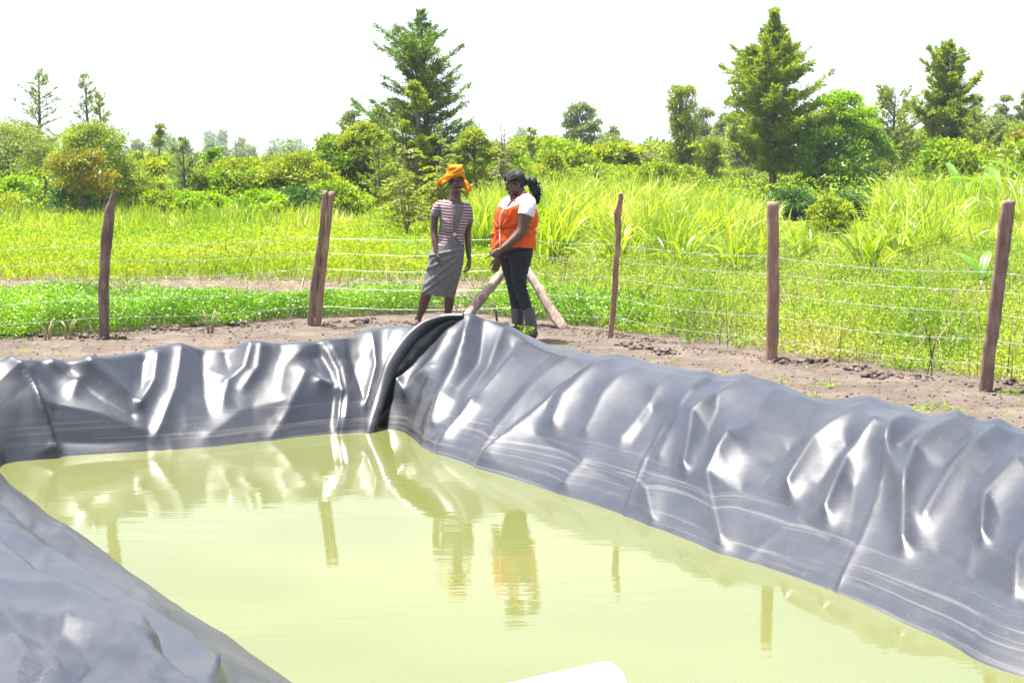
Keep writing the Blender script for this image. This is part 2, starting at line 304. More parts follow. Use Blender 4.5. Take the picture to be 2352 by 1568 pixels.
# near side (below the frame), then the left bank away from the camera
st((5.3, 8.3, .12), (3.9, 7.3, WZ)); st((4.6, 6.9, .12), (3.6, 7.2, WZ)); st((2.4, 5.4, .12), (2.2, 6.3, WZ)); st((.6, 4.45, .14), (.9, 5.6, WZ))
st((-.28, 4.75, .17), (.62, 5.5, WZ), .75, -.03)
for k, (a, b) in enumerate(left_rim):
    R = at(a, b, .2) - (.10 + .010 * k) * E2; R[2] = .11 - .014 * k; st(R, [*(R + 1.12 * E2)[:2], WZ], .72, -.02)
st((-3.75, 11.1, .0), (-2.95, 11.45, WZ), .7, -.03); st((-4.5, 12.9, .08), (-3.7, 12.9, WZ), .6, -.03)
st((-4.62, 13.75, .12), (-3.9, 13.35, WZ))
for (r, z, w) in [((40, 836), .12, (20, 1062)), ((111, 830), .12, (136, 1049)), ((227, 825), .12, (310, 1038)), ((399, 801), .13, (470, 1027)), ((570, 797), .12, (626, 1010)),
                  ((742, 783), .15, (772, 995)), ((880, 757), .20, (838, 992)), ((990, 743), .28, (884, 986)), ((1060, 726), .36, (930, 992)), ((1121, 734), .33, (975, 1024)),
                  ((1199, 780), .18, (1040, 1050)), ((1310, 827), .12, (1125, 1078)), ((1409, 836), .13, (1243, 1118)), ((1564, 872), .12, (1434, 1182)), ((1777, 897), .13, (1630, 1258)),
                  ((1954, 942), .12, (1794, 1314)), ((2137, 974), .12, (1940, 1368)), ((2352, 1003), .13, (2141, 1458)), ((2600, 1060), .12, (2400, 1566))]:
    st(at(r[0], r[1], z), at(w[0], w[1], WZ))
st((5.3, 8.3, .12), (3.9, 7.3, WZ))
S = np.array([[*r, *w, o, z] for r, w, o, z in stations])
seg = [max(6, int(np.linalg.norm(S[i + 1, :2] - S[i, :2]) / .022)) for i in range(len(S) - 1)]
L = catmull(S, seg)
rimXY = L[:, :2]; 
def h_strokes(px, py):
    """folds and laps of the liner, in metres towards the viewer"""
    h = np.zeros_like(px)
    def segd(p, q):
        d = np.array(q, float) - p; Ls = np.hypot(*d) + 1e-9; u = d / Ls
        rx, ry = px - p[0], py - p[1]; t = np.clip((rx * u[0] + ry * u[1]) / Ls, 0, 1)
        dx, dy = rx - t * d[0], ry - t * d[1]
        return t, np.hypot(dx, dy), rx * (-u[1]) + ry * u[0]
    for (pts, w0, w1, a0, a1) in RIDGES:
        n = len(pts) - 1; best = np.zeros_like(px)
        for i in range(n):
            t, d, _ = segd(pts[i], pts[i + 1]); tt = (i + t) / n; w = 1.25 * (w0 + (w1 - w0) * tt); a = a0 + (a1 - a0) * tt
            g = a * np.exp(-(np.sqrt(d * d + 9) - 3) / w) * np.clip(1.25 - d / (4 * w), 0, 1) * 1.12; best = np.where(np.abs(g) > np.abs(best), g, best)
        h += best
    for (pts, w, a, wb) in LAPS:     # the side to the left of the walking direction (screen) swells up to the lap and drops sharply behind it
        n = len(pts) - 1; bd = np.full_like(px, 1e9); bs = np.zeros_like(px); bt = np.zeros_like(px)
        for i in range(n):
            t, d, s_ = segd(pts[i], pts[i + 1]); k = d < bd; bd = np.where(k, d, bd); bs = np.where(k, s_, bs); bt = np.where(k, (i + t) / n, bt)
        env = np.clip(np.minimum(bt, 1 - bt) * 6 + .25, 0, 1)
        h += a * env * np.where(bs < 0, np.exp(-bd / w), np.exp(-(bd / wb) ** 2))
    return h
RIDGES = [
 # far wall, left to right
 ([(30, 850), (60, 905), (90, 960)], 22, 12, .05, .02), ([(70, 848), (110, 900)], 16, 8, .035, .01), ([(120, 835), (180, 868), (168, 905)], 14, 10, .04, .02),
 ([(95, 930), (230, 950), (330, 990)], 26, 16, .05, .02), ([(205, 835), (262, 880), (318, 930)], 15, 9, .06, .03), ([(160, 850), (235, 915), (300, 950)], 20, 12, -.04, -.02),
 ([(355, 825), (350, 880), (322, 928)], 18, 9, .06, .03), ([(330, 830), (325, 890)], 14, 10, -.04, -.02), ([(415, 812), (400, 900), (358, 1000)], 26, 12, .07, .02),
 ([(465, 812), (470, 900), (480, 950)], 20, 16, -.05, -.02), ([(572, 805), (560, 850), (520, 880), (512, 925)], 17, 10, .06, .02), ([(600, 805), (592, 850), (560, 890)], 15, 8, .045, .02),
 ([(520, 810), (530, 860)], 18, 10, -.04, -.01), ([(700, 860), (660, 950), (625, 1005)], 26, 12, .045, .02), ([(690, 810), (650, 845), (640, 905)], 24, 20, .035, .02),
 ([(735, 880), (760, 885), (782, 905)], 13, 7, .05, .03), ([(718, 820), (740, 870)], 18, 10, -.035, -.01), ([(480, 1000), (560, 940), (650, 925)], 22, 18, .02, .015),
 ([(130, 1010), (240, 1015), (330, 1010)], 20, 16, -.03, -.01),
 # between the two folds
 ([(800, 780), (815, 850), (833, 912)], 20, 9, -.06, -.03), ([(850, 775), (862, 850), (838, 930)], 20, 9, .07, .03), ([(905, 765), (890, 830)], 22, 14, .04, .02),
 # corner heap
 ([(1078, 735), (1070, 800), (1020, 915), (1000, 975)], 16, 11, .075, .04), ([(1110, 740), (1100, 830), (1050, 900)], 24, 14, -.06, -.02),
 ([(1155, 760), (1120, 850), (1075, 920)], 22, 12, .06, .03), ([(1035, 770), (1000, 830), (945, 905)], 20, 12, .05, .03), ([(1000, 880), (975, 935), (950, 985)], 12, 8, .05, .03),
 ([(915, 880), (938, 910), (960, 880), (1000, 850)], 13, 9, .05, .03), ([(1200, 800), (1150, 870), (1060, 960), (1010, 1030)], 18, 12, .05, .03), ([(1180, 800), (1110, 900), (1040, 970)], 15, 10, -.04, -.02),
 ([(965, 790), (930, 850), (910, 900)], 14, 10, .04, .02), ([(1090, 935), (1060, 975), (1000, 1015)], 14, 8, .035, .02),
 # right bank
 ([(1310, 838), (1230, 900), (1150, 985), (1105, 1050)], 26, 14, .06, .03), ([(1260, 820), (1190, 900), (1120, 980)], 18, 12, -.045, -.02), ([(1400, 850), (1300, 930), (1275, 975)], 30, 10, .06, .03),
 ([(1460, 865), (1390, 930), (1350, 990)], 26, 10, .045, .02), ([(1350, 860), (1260, 950)], 18, 12, -.03, -.02), ([(1540, 880), (1470, 970), (1430, 1010)], 28, 12, .05, .02),
 ([(1620, 885), (1570, 950), (1520, 1050)], 30, 12, .06, .02), ([(1700, 895), (1600, 970), (1578, 1080)], 34, 9, .07, .04), ([(1500, 950), (1450, 1020)], 24, 14, -.04, -.02),
 ([(1660, 900), (1650, 960), (1620, 1020)], 20, 14, -.045, -.02), ([(1780, 905), (1720, 1000), (1660, 1060)], 32, 16, .03, .02), ([(1680, 1030), (1630, 1100), (1660, 1240)], 22, 14, .065, .03),
 ([(1985, 955), (1880, 1030), (1815, 1120)], 34, 9, .08, .05), ([(1870, 930), (1830, 1010), (1770, 1060)], 30, 14, -.05, -.02), ([(2020, 1010), (1950, 1070), (1900, 1175)], 28, 9, .065, .04),
 ([(1950, 1040), (1880, 1110)], 18, 12, -.045, -.02), ([(2080, 985), (2045, 1050), (2070, 1120)], 24, 14, .06, .04), ([(2190, 985), (2110, 1060), (2085, 1150), (2080, 1250)], 32, 10, .08, .045),
 ([(2120, 985), (2070, 1060)], 18, 12, -.04, -.02), ([(2290, 1000), (2200, 1090), (2130, 1190)], 30, 12, .065, .03), ([(2240, 1010), (2170, 1090)], 18, 12, -.045, -.02),
 ([(2352, 1090), (2270, 1160), (2262, 1235)], 34, 10, .07, .04), ([(2330, 1020), (2260, 1100)], 20, 14, -.03, -.02), ([(2400, 1180), (2340, 1280), (2330, 1350)], 30, 16, .05, .03),
 ([(1490, 1130), (1500, 1190)], 16, 10, .045, .03), ([(1640, 885), (1500, 1030), (1470, 1110)], 14, 8, -.03, -.02), ([(1230, 1000), (1320, 1060), (1430, 1110)], 26, 20, -.03, -.02),
 ([(1700, 1120), (1800, 1160), (1900, 1230)], 36, 26, -.035, -.03), ([(2150, 1260), (2240, 1320), (2352, 1370)], 40, 30, -.03, -.03), ([(1340, 1060), (1300, 1110)], 18, 12, .03, .02),
 # near left bank
 ([(-60, 1190), (120, 1290), (330, 1430), (480, 1560)], 18, 20, .035, .045), ([(-60, 1200), (100, 1320), (260, 1420), (480, 1600)], 18, 20, -.04, -.03), ([(-60, 1240), (120, 1370), (330, 1500), (480, 1620)], 22, 20, .05, .04),
 ([(-50, 1330), (120, 1380), (280, 1410)], 16, 10, .03, .015), ([(-50, 1390), (90, 1430), (250, 1470), (360, 1560)], 18, 16, .045, .03), ([(-40, 1440), (60, 1450), (200, 1490)], 16, 10, -.04, -.02),
 ([(105, 1470), (100, 1520), (70, 1600)], 18, 16, -.03, -.02), ([(150, 1450), (118, 1500), (140, 1540), (90, 1570)], 16, 14, .04, .03), ([(30, 1470), (60, 1520), (50, 1600)], 18, 14, .05, .04),
 ([(200, 1520), (170, 1568), (150, 1620)], 18, 16, -.04, -.03), ([(280, 1460), (330, 1520), (360, 1620)], 20, 14, .03, .03), ([(140, 1220), (260, 1310), (380, 1420)], 12, 10, .03, .02), ([(40, 1180), (180, 1300), (300, 1380)], 10, 9, -.025, -.02),
]
LAPS = [
 ([(133, 1064), (100, 985), (60, 900), (12, 832)], 60, .12, 13), 
 ([(774, 1000), (783, 905), (775, 850), (740, 780)], 34, -.05, 9), ([(740, 780), (775, 850), (783, 905), (774, 1000)], 40, .08, 9),
 ([(1415, 836), (1300, 905), (1190, 990), (1090, 1080)], 60, .05, 5), ([(972, 1034), (985, 975), (1050, 860), (1080, 735)], 8, .03, 26),
 ([(1525, 985), (1480, 1060), (1435, 1185)], 30, .035, 4), ([(2052, 1050), (2000, 1190), (1960, 1270), (1918, 1362)], 14, .02, 3), ([(1210, 800), (1100, 930), (1005, 1040)], 30, .03, 5),
]
rc = np.random.default_rng(44)
RIDGES = [(p_, a_ * 1.25, b_ * 1.35, c_ * 1.5, d_ * 1.5) if (p_[0][0] > 1250 and p_[0][1] < 1100 and c_ > 0) else (p_, a_, b_, c_, d_) for p_, a_, b_, c_, d_ in RIDGES]
RIDGES = [(p_, a_, b_, c_ * (2.1 if p_[0][0] < 0 and 1150 < p_[0][1] < 1245 else 1), d_ * (2.1 if p_[0][0] < 0 and 1150 < p_[0][1] < 1245 else 1)) for p_, a_, b_, c_, d_ in RIDGES]
for _ in range(24):
    x0 = rc.uniform(20, 2352); yr = np.interp(x0, [0, 740, 1060, 1200, 1780, 2352], [835, 790, 740, 790, 900, 1010]); yw = np.interp(x0, [0, 840, 1120, 1630, 1920, 2352], [1060, 990, 1080, 1258, 1365, 1547])
    y0 = rc.uniform(yr + 12, yw - 30); an = (math.radians(rc.normal(118, 14)) if x0 > 1000 else math.radians(rc.normal(80, 40))); Lc = rc.uniform(60, 190)
    p_ = (x0, y0); q_ = (x0 + Lc * math.cos(an), y0 + Lc * math.sin(an)); m_ = ((p_[0] + q_[0]) / 2 + rc.normal(0, 6), (p_[1] + q_[1]) / 2 + rc.normal(0, 6))
    RIDGES.append(([p_, m_, q_], rc.uniform(7, 16), rc.uniform(4, 8), rc.choice([-1, 1]) * rc.uniform(.006, .016), .003))
for _ in range(40):
    x0 = rc.uniform(-40, 450); y0 = np.interp(x0, [0, 614], [1107, 1568]) + rc.uniform(15, 380); an = math.radians(rc.normal(32, 14)); Lc = rc.uniform(50, 200)
    RIDGES.append(([(x0, y0), (x0 + Lc * math.cos(an), y0 + Lc * math.sin(an))], rc.uniform(9, 22), 8, rc.choice([-1, 1]) * rc.uniform(.014, .032), .006))
# profile across the bank: rows run from under the water, up the wall, over the rim and down outside
ub = np.linspace(-.55, 0, 8, endpoint=False); uw = np.linspace(0, 1, 84, endpoint=False); uo = np.linspace(1, 2, 40)
U = np.concatenate([ub, uw, uo])
R3 = L[:, 0:3]; W3 = L[:, 3:6]; OR = L[:, 6]; OZ = L[:, 7]
out = (R3 - W3); out[:, 2] = 0
tang = np.gradient(R3, axis=0); tang[:, 2] = 0; nrm = np.stack([tang[:, 1], -tang[:, 0], 0 * tang[:, 0]], -1); nrm /= np.linalg.norm(nrm, axis=1)[:, None] + 1e-9
nrm *= np.sign((nrm * out).sum(1))[:, None]
k_ = 41; ker = np.hanning(k_); ker /= ker.sum()
nrm = np.stack([np.convolve(np.pad(nrm[:, i], k_ // 2, 'edge'), ker, 'valid') for i in range(3)], -1); nrm /= np.linalg.norm(nrm, axis=1)[:, None] + 1e-9
G = np.zeros((len(L), len(U), 3))
for j, u in enumerate(U):
    if u <= 0: P = W3 + (W3 - R3) * (-u)
    elif u < 1:
        e = u ** .93; P = W3 + (R3 - W3) * e; P[:, 2] = W3[:, 2] + (R3[:, 2] - W3[:, 2]) * (1 - (1 - e) ** 1.0 * (1 - .10 * np.sin(e * np.pi)))
    else:
        o = u - 1; P = R3 + nrm * (OR * o)[:, None]; P[:, 2] = R3[:, 2] + (OZ - R3[:, 2]) * (o ** 1.6) + .015 * np.sin(o * np.pi)
    G[:, j] = P
# round the rim
for _ in range(5): G[:, 60:-8] = .25 * G[:, 59:-9] + .5 * G[:, 60:-8] + .25 * G[:, 61:-7]
du = np.gradient(G, axis=0); dv = np.gradient(G, axis=1); NN = np.cross(du, dv); NN /= np.linalg.norm(NN, axis=2)[..., None] + 1e-9
NN *= np.where(NN[..., 2] < 0, -1, 1)[..., None]
for _ in range(3): NN[:, 1:-1] = .25 * NN[:, :-2] + .5 * NN[:, 1:-1] + .25 * NN[:, 2:]
PX, PY = proj(G)
Hh = h_strokes(PX, PY)
sarc = np.concatenate([[0], np.cumsum(np.linalg.norm(np.diff(L[:, :2], axis=0), axis=1))])[:, None] + 0 * PX
vv = np.clip(U, -.5, 2)[None, :] + 0 * PX
Hh += .022 * fbm(sarc * 1.3 + vv * .9, vv * 1.6, 3, 5) + .005 * fbm(sarc * 6, vv * 6, 2, 9)
# deep groove beside the big fold in the corner
gpoly = [(1048, 738), (1010, 752), (960, 800), (915, 850), (880, 905), (842, 1000), (882, 1000), (890, 940), (908, 885), (950, 830), (1000, 785)]
gmask = inpoly(PX, PY, gpoly).astype(float)
for _ in range(4):
    gmask[1:-1, 1:-1] = (gmask[1:-1, 1:-1] * 2 + gmask[:-2, 1:-1] + gmask[2:, 1:-1] + gmask[1:-1, :-2] + gmask[1:-1, 2:]) / 6
Hh -= .22 * gmask * np.clip((vv < 1), 0, 1)
Hh *= 1 - .5 * np.exp(-((vv - 1.05) / .16) ** 2) * (PX > 640)
fade = np.where(vv > 1.75, np.clip((2 - vv) / .25, 0, 1), 1) * np.where(vv > 1, .8, 1)
G += NN * (Hh * fade)[..., None]
a, b = G.shape[:2]
ii, jj = np.meshgrid(np.arange(a - 1), np.arange(b - 1), indexing='ij')
Fq = np.stack([ii * b + jj, (ii + 1) * b + jj, (ii + 1) * b + jj + 1, ii * b + jj + 1], -1).reshape(-1, 4)
liner = empty('pond_liner', (0, 11, WZ), 'crumpled shiny black plastic liner draped over the banks all round the pond', 'pond liner')
mesh_np('plastic_sheet', G.reshape(-1, 3), Fq, M['liner'], liner, True)
# the rolled fold standing over the groove in the far corner
def on_sheet(px, py, lift):
    d = np.hypot(PX - px, PY - py) + 1e3 * (vv > 1.15)[...]; k = np.unravel_index(np.argmin(d), d.shape)
    return atY(px, py, G[k][1]) + NN[k] * lift
fold = MB()
fp = catmull([on_sheet(1066, 729, .02), on_sheet(1030, 737, .05), on_sheet(990, 757, .07), on_sheet(948, 800, .09), on_sheet(908, 855, .10), on_sheet(876, 915, .09), on_sheet(852, 970, .06), on_sheet(842, 1004, .03)], 12)
tt = np.linspace(0, 1, len(fp)); fold.tube(fp, .030 + .035 * np.sin(np.pi * np.clip(tt * .9 + .08, 0, 1)) , 22, flat=.55 + .3 * tt, side=(-.8, -.6, 0))
fold.build('rolled_fold', M['liner'], liner)
# water
wv = [(-4.4, 12.5), (-4.5, 14.4), (-1.0, 16.2), (.6, 14.6), (4.5, 7.6), (1.2, 4.9), (.0, 5.0)]
ring = np.array(wv); cen = ring.mean(0)
gx, gy = np.meshgrid(np.linspace(-4.6, 4.8, 60), np.linspace(4.6, 16.4, 60), indexing='ij')
ins = inpoly(gx, gy, [(x, y) for x, y in W3[::12, :2] + nrm[::12, :2] * .35])
idx = np.arange(3600).reshape(60, 60)
q = np.stack([idx[:-1, :-1], idx[1:, :-1], idx[1:, 1:], idx[:-1, 1:]], -1).reshape(-1, 4)
q = q[ins.ravel()[q].any(1)]
used, inv = np.unique(q, return_inverse=True)
water = mesh_np('water', np.stack([gx.ravel()[used], gy.ravel()[used], np.full(len(used), WZ)], -1), inv.reshape(-1, 4), M['water'])
tag(water, 'opaque yellow green pond water', None, None, 'structure')

# ---------------------------------------------------------------- ground
def gz(x, y):
    """land falls away gently far beyond the field"""
    return -np.clip(y - 75, 0, 500) * .020
def axis(core0, core1, step, far, g=1.16):
    a = list(np.arange(core0, core1, step)); s = step; x = core1; R_ = []
    while x < far: R_.append(x); s *= g; x += s
    s = step; x = core0 - step; L_ = []
    while x > -far: L_.append(x); s *= g; x -= s
    return np.array(L_[::-1] + a + R_)
gxa = axis(-5.2, 5.6, .05, 3500); gya = axis(10.0, 21.0, .05, 4200)
gya = gya[gya > -60]
gX, gY = np.meshgrid(gxa, gya, indexing='ij')
rp = [(x, y) for x, y in rimXY[::8]]
RP = np.array(rp)
near = (gX > -8) & (gX < 8) & (gY > 2) & (gY < 20)
dist = np.full(gX.shape, 9.0)
pts = np.stack([gX[near], gY[near]], -1)
dmin = np.full(len(pts), 9.0)
for i in range(len(RP)):
    p, q_ = RP[i], RP[(i + 1) % len(RP)]; d = q_ - p; t = np.clip(((pts - p) @ d) / (d @ d + 1e-9), 0, 1)
    dmin = np.minimum(dmin, np.linalg.norm(pts - p - t[:, None] * d, axis=1))
dist[near] = dmin
ins = np.zeros(gX.shape, bool); ins[near] = inpoly(gX[near], gY[near], rp)
Z = gz(gX, gY)
nf = (np.abs(gX) < 12) & (gY < 32)
Z = Z + np.where(nf, .05 * fbm(gX * 1.2, gY * 1.2, 4, 3) + .05 * np.abs(fbm(gX * 7, gY * 7, 3, 8)) + .035 * np.clip(fbm(gX * 5, gY * 9, 3, 18) - .04, 0, 1), .25 * fbm(gX * .05, gY * .05, 3, 4))
Z = np.where(~ins & (dist < .32), np.minimum(Z, -.02), Z)
Z = np.where(ins, -.08 - np.clip(dist * 1.6, 0, 1.6), Z)
gpx, gpy = proj(np.stack([gX, gY, 0 * gX], -1))
cover = np.clip((gY - 26) / 6, 0, 1) * .9
a, b = gX.shape
ii, jj = np.meshgrid(np.arange(a - 1), np.arange(b - 1), indexing='ij')
Fq = np.stack([ii * b + jj, (ii + 1) * b + jj, (ii + 1) * b + jj + 1, ii * b + jj + 1], -1).reshape(-1, 4)
ground = mesh_np('ground', np.stack([gX, gY, Z], -1).reshape(-1, 3), Fq, M['ground'], None, True)
att = ground.data.attributes.new("cover", 'FLOAT', 'POINT'); att.data.foreach_set("value", cover.ravel().astype(np.float32))
tag(ground, 'bare brown bank soil and field', None, None, 'structure')
def zat(x, y): return float(.05 * fbm(np.array([x * 1.2]), np.array([y * 1.2]), 4, 3)[0] + .05 * abs(fbm(np.array([x * 7]), np.array([y * 7]), 3, 8)[0]))
# distant hills
hm = noisemat('hill_slopes', [(.3, (.07, .10, .05)), (.7, (.14, .16, .09))], .004, rough=1)
for hi, (Y0, amp, off, sd_) in enumerate([(2300, 34, 4, 3), (3200, 60, 16, 11)]):
    x = np.linspace(-2600, 2600, 160); d_ = np.linspace(0, 1, 14)
    prof = off + amp * np.clip(.42 + 1.25 * fbm(x / 620 + sd_ * 1.7, x * 0 + sd_, 4, sd_), 0, 1)
    Xh, Dh = np.meshgrid(x, d_, indexing='ij')
    Zh = -12 + (prof[:, None] + 12) * np.sin(Dh * np.pi / 2) ** .9 + 3 * fbm(Xh / 90, Dh * 5, 3, sd_)
    ii, jj = np.meshgrid(np.arange(159), np.arange(13), indexing='ij')
    Fq = np.stack([ii * 14 + jj, (ii + 1) * 14 + jj, (ii + 1) * 14 + jj + 1, ii * 14 + jj + 1], -1).reshape(-1, 4)
    tag(mesh_np('hills', np.stack([Xh, Y0 + Dh * 500, Zh], -1).reshape(-1, 3), Fq, hm, None, True), 'low hazy blue hills on the horizon', None, None, 'structure')

# ---------------------------------------------------------------- air between here and the hills
def build_haze():
    m = bpy.data.materials.new('air'); m.use_nodes = True; n, l = m.node_tree.nodes, m.node_tree.links
    n.remove(n["Principled BSDF"]); v = n.new("ShaderNodeVolumePrincipled"); v.inputs['Color'].default_value = (.80, .88, 1, 1)
    v.inputs['Density'].default_value = HAZE; v.inputs['Anisotropy'].default_value = 0.0
    l.new(v.outputs[0], n["Material Output"].inputs['Volume'])
    x0, x1, y0, y1, z0, z1 = -3600, 3600, -70, 4300, -60, 110
    V = [(x, y, z) for x in (x0, x1) for y in (y0, y1) for z in (z0, z1)]
    F = [(0, 1, 3, 2), (4, 6, 7, 5), (0, 4, 5, 1), (2, 3, 7, 6), (0, 2, 6, 4), (1, 5, 7, 3)]
    tag(mesh_np('haze', V, F, m), 'thin pale air that fades the far trees', None, None, 'stuff')
HAZE = 0.00034
build_haze()

# ---------------------------------------------------------------- foliage builders
def nrmz(v): return v / (np.linalg.norm(v, axis=-1, keepdims=True) + 1e-9)
def leafquads(P, D, Ln, Wd, rng, curl=.25):
    """one four-cornered leaf per point: P base, D direction, random roll"""
    n = len(P); D = nrmz(D); R = nrmz(rng.normal(size=(n, 3))); Sd = nrmz(np.cross(D, R)); Up = np.cross(Sd, D)
    Ln = np.broadcast_to(Ln, (n,))[:, None]; Wd = np.broadcast_to(Wd, (n,))[:, None]
    m = P + D * Ln * .5 + Up * Ln * curl * .3
    V = np.stack([P, m + Sd * Wd * .5, P + D * Ln, m - Sd * Wd * .5], 1).reshape(-1, 3)
    return V, np.arange(n * 4).reshape(-1, 4)
def ribbons(P, D, Ln, Wd, bend, seg, rng, taper=1.0, side=None):
    """curved blades: start P, direction D, arching over by gravity"""
    n = len(P); D = nrmz(D); Ln = np.broadcast_to(Ln, (n,)); Wd = np.broadcast_to(Wd, (n,)); bend = np.broadcast_to(bend, (n,))
    S_ = nrmz(np.cross(D, rng.normal(size=(n, 3)))) if side is None else side
    rows = []; p = P.copy(); d = D.copy()
    for k in range(seg + 1):
        t = k / seg; w = Wd * (1 - t ** 1.6 * .93) * (.55 + .45 * min(1, t * 4 + .3)) * taper
        rows.append(np.stack([p - S_ * w[:, None] / 2, p + S_ * w[:, None] / 2], 1))
        d = d.copy(); d[:, 2] -= bend / seg * (0.4 + 1.6 * t); d = nrmz(d); p = p + d * (Ln / seg)[:, None]
    V = np.stack(rows, 1)                      # n, seg+1, 2, 3
    base = (np.arange(n) * (seg + 1) * 2)[:, None]; k = np.arange(seg)[None] * 2
    F = np.stack([base + k, base + k + 1, base + k + 3, base + k + 2], -1).reshape(-1, 4)
    return V.reshape(-1, 3), F
def ground_pt(px, py):
    p = at(px, py, 0)
    for _ in range(6): p = at(px, py, float(gz(p[0], p[1])))
    return p
def spot(px, pybase, pytop, Y=None):
    """foot of a plant and its height from where it meets the ground and its distance"""
    if Y is None: p = ground_pt(px, pybase); Y = p[1]
    else: p = np.array([(px - CX) / FPX * Y * (CP + (EYE) / Y * SP), Y, float(gz(0, Y))])
    top = atY(px, pytop, Y)[2]
    return p, top - p[2]
def mpx(Y): return Y / FPX
def conifer(name, label, cat, px, base, top, half, mat, seed, Y=None, dens=1.0, z0=.12, prof=1.0, up=.35, leaf=.085, gap=0, lean=0, group=None, droop=0, bark='bark', bulge=.25, lw=.34, pf=None):
    rng = np.random.default_rng(seed); p, H = spot(px, base, top, Y); R = half * mpx(p[1])
    t = empty(name, p, label, cat, group)
    tr = MB(); zz = np.linspace(0, 1, 9); wob = np.cumsum(rng.normal(0, .012 * H, (9, 2)), 0) * .35
    ax = np.stack([p[0] + wob[:, 0] + lean * zz, p[1] + wob[:, 1], p[2] + zz * H * .97], -1); tr.tube(ax, .022 * H * (1 - zz) ** .8 * .9 + .008, 7)
    nb = int(H * 17 * dens); LV, LF, n0 = [], [], 0
    for i in range(nb):
        u = z0 + (1 - z0) * ((i + rng.uniform(0, 1)) / nb) ** .95
        if u > .985: continue
        az = rng.uniform(0, 2 * np.pi); rel = (u - z0) / (1 - z0)
        pr = (1 - rel) ** prof * (1 + bulge * math.sin(min(1, rel * 3) * math.pi)) * min(1, .45 + rel * 4)
        if pf: pr = np.interp(1 - rel, [q[0] for q in pf], [q[1] for q in pf])
        Lb = R * pr * rng.choice([.5, .8, 1.0, 1.25], p=[.2, .3, .35, .15]) * (1 + .35 * (vnoise(np.array([az * 1.3]), np.array([u * 9]), seed)[0] - .5) * 2)
        ua0 = 0
        if Lb < .06: Lb = .06
        b0 = np.array([np.interp(u, zz, ax[:, k]) for k in range(3)])
        ua = up + rng.normal(0, .12) + rel * .35
        pt = [b0 + np.array([math.cos(az) * s, math.sin(az) * s, ua * s + (.22 - droop) * s * s / max(Lb, .3)]) for s in np.linspace(0, Lb, 5)]
        pt = np.array(pt)
        if Lb > .25: tr.tube(pt, np.linspace(.010 + .012 * Lb, .004, 5), 3, cap=False)
        nt = max(4, int(Lb * 15 * dens / (1 + gap)))
        ts = rng.uniform(.12 + gap * .2, 1.0, nt); bp = np.stack([np.interp(ts, np.linspace(0, 1, 5), pt[:, k]) for k in range(3)], -1)
        bd = np.array([math.cos(az), math.sin(az), ua + .2]); sgn = rng.choice([-1, 1], nt); ang = rng.uniform(.4, 1.2, nt) * sgn * (1.15 - ts * .6)
        ca, sa = np.cos(ang), np.sin(ang)
        td = np.stack([bd[0] * ca - bd[1] * sa, bd[0] * sa + bd[1] * ca, bd[2] + rng.normal(.05, .28, nt) - droop * .5], -1); td = nrmz(td)
        tl = (.10 + .32 * Lb * (1.1 - ts)) * rng.uniform(.6, 1.2, nt); tl = np.clip(tl, .09, .55)
        nl = 13
        s = rng.uniform(0, 1, (nt, nl)); lp = bp[:, None] + td[:, None] * (tl[:, None] * s)[..., None] + rng.normal(0, .018, (nt, nl, 3))
        ld = td[:, None] + rng.normal(0, .42, (nt, nl, 3)); k = leaf * rng.uniform(.6, 1.35, nt * nl)
        V, F = leafquads(lp.reshape(-1, 3), ld.reshape(-1, 3), k, k * lw, rng); LV.append(V); LF.append(F + n0); n0 += len(V)
    tr.build('trunk', M[bark], t); mesh_np('crown', np.concatenate(LV), np.concatenate(LF), M[mat], t)
    return t
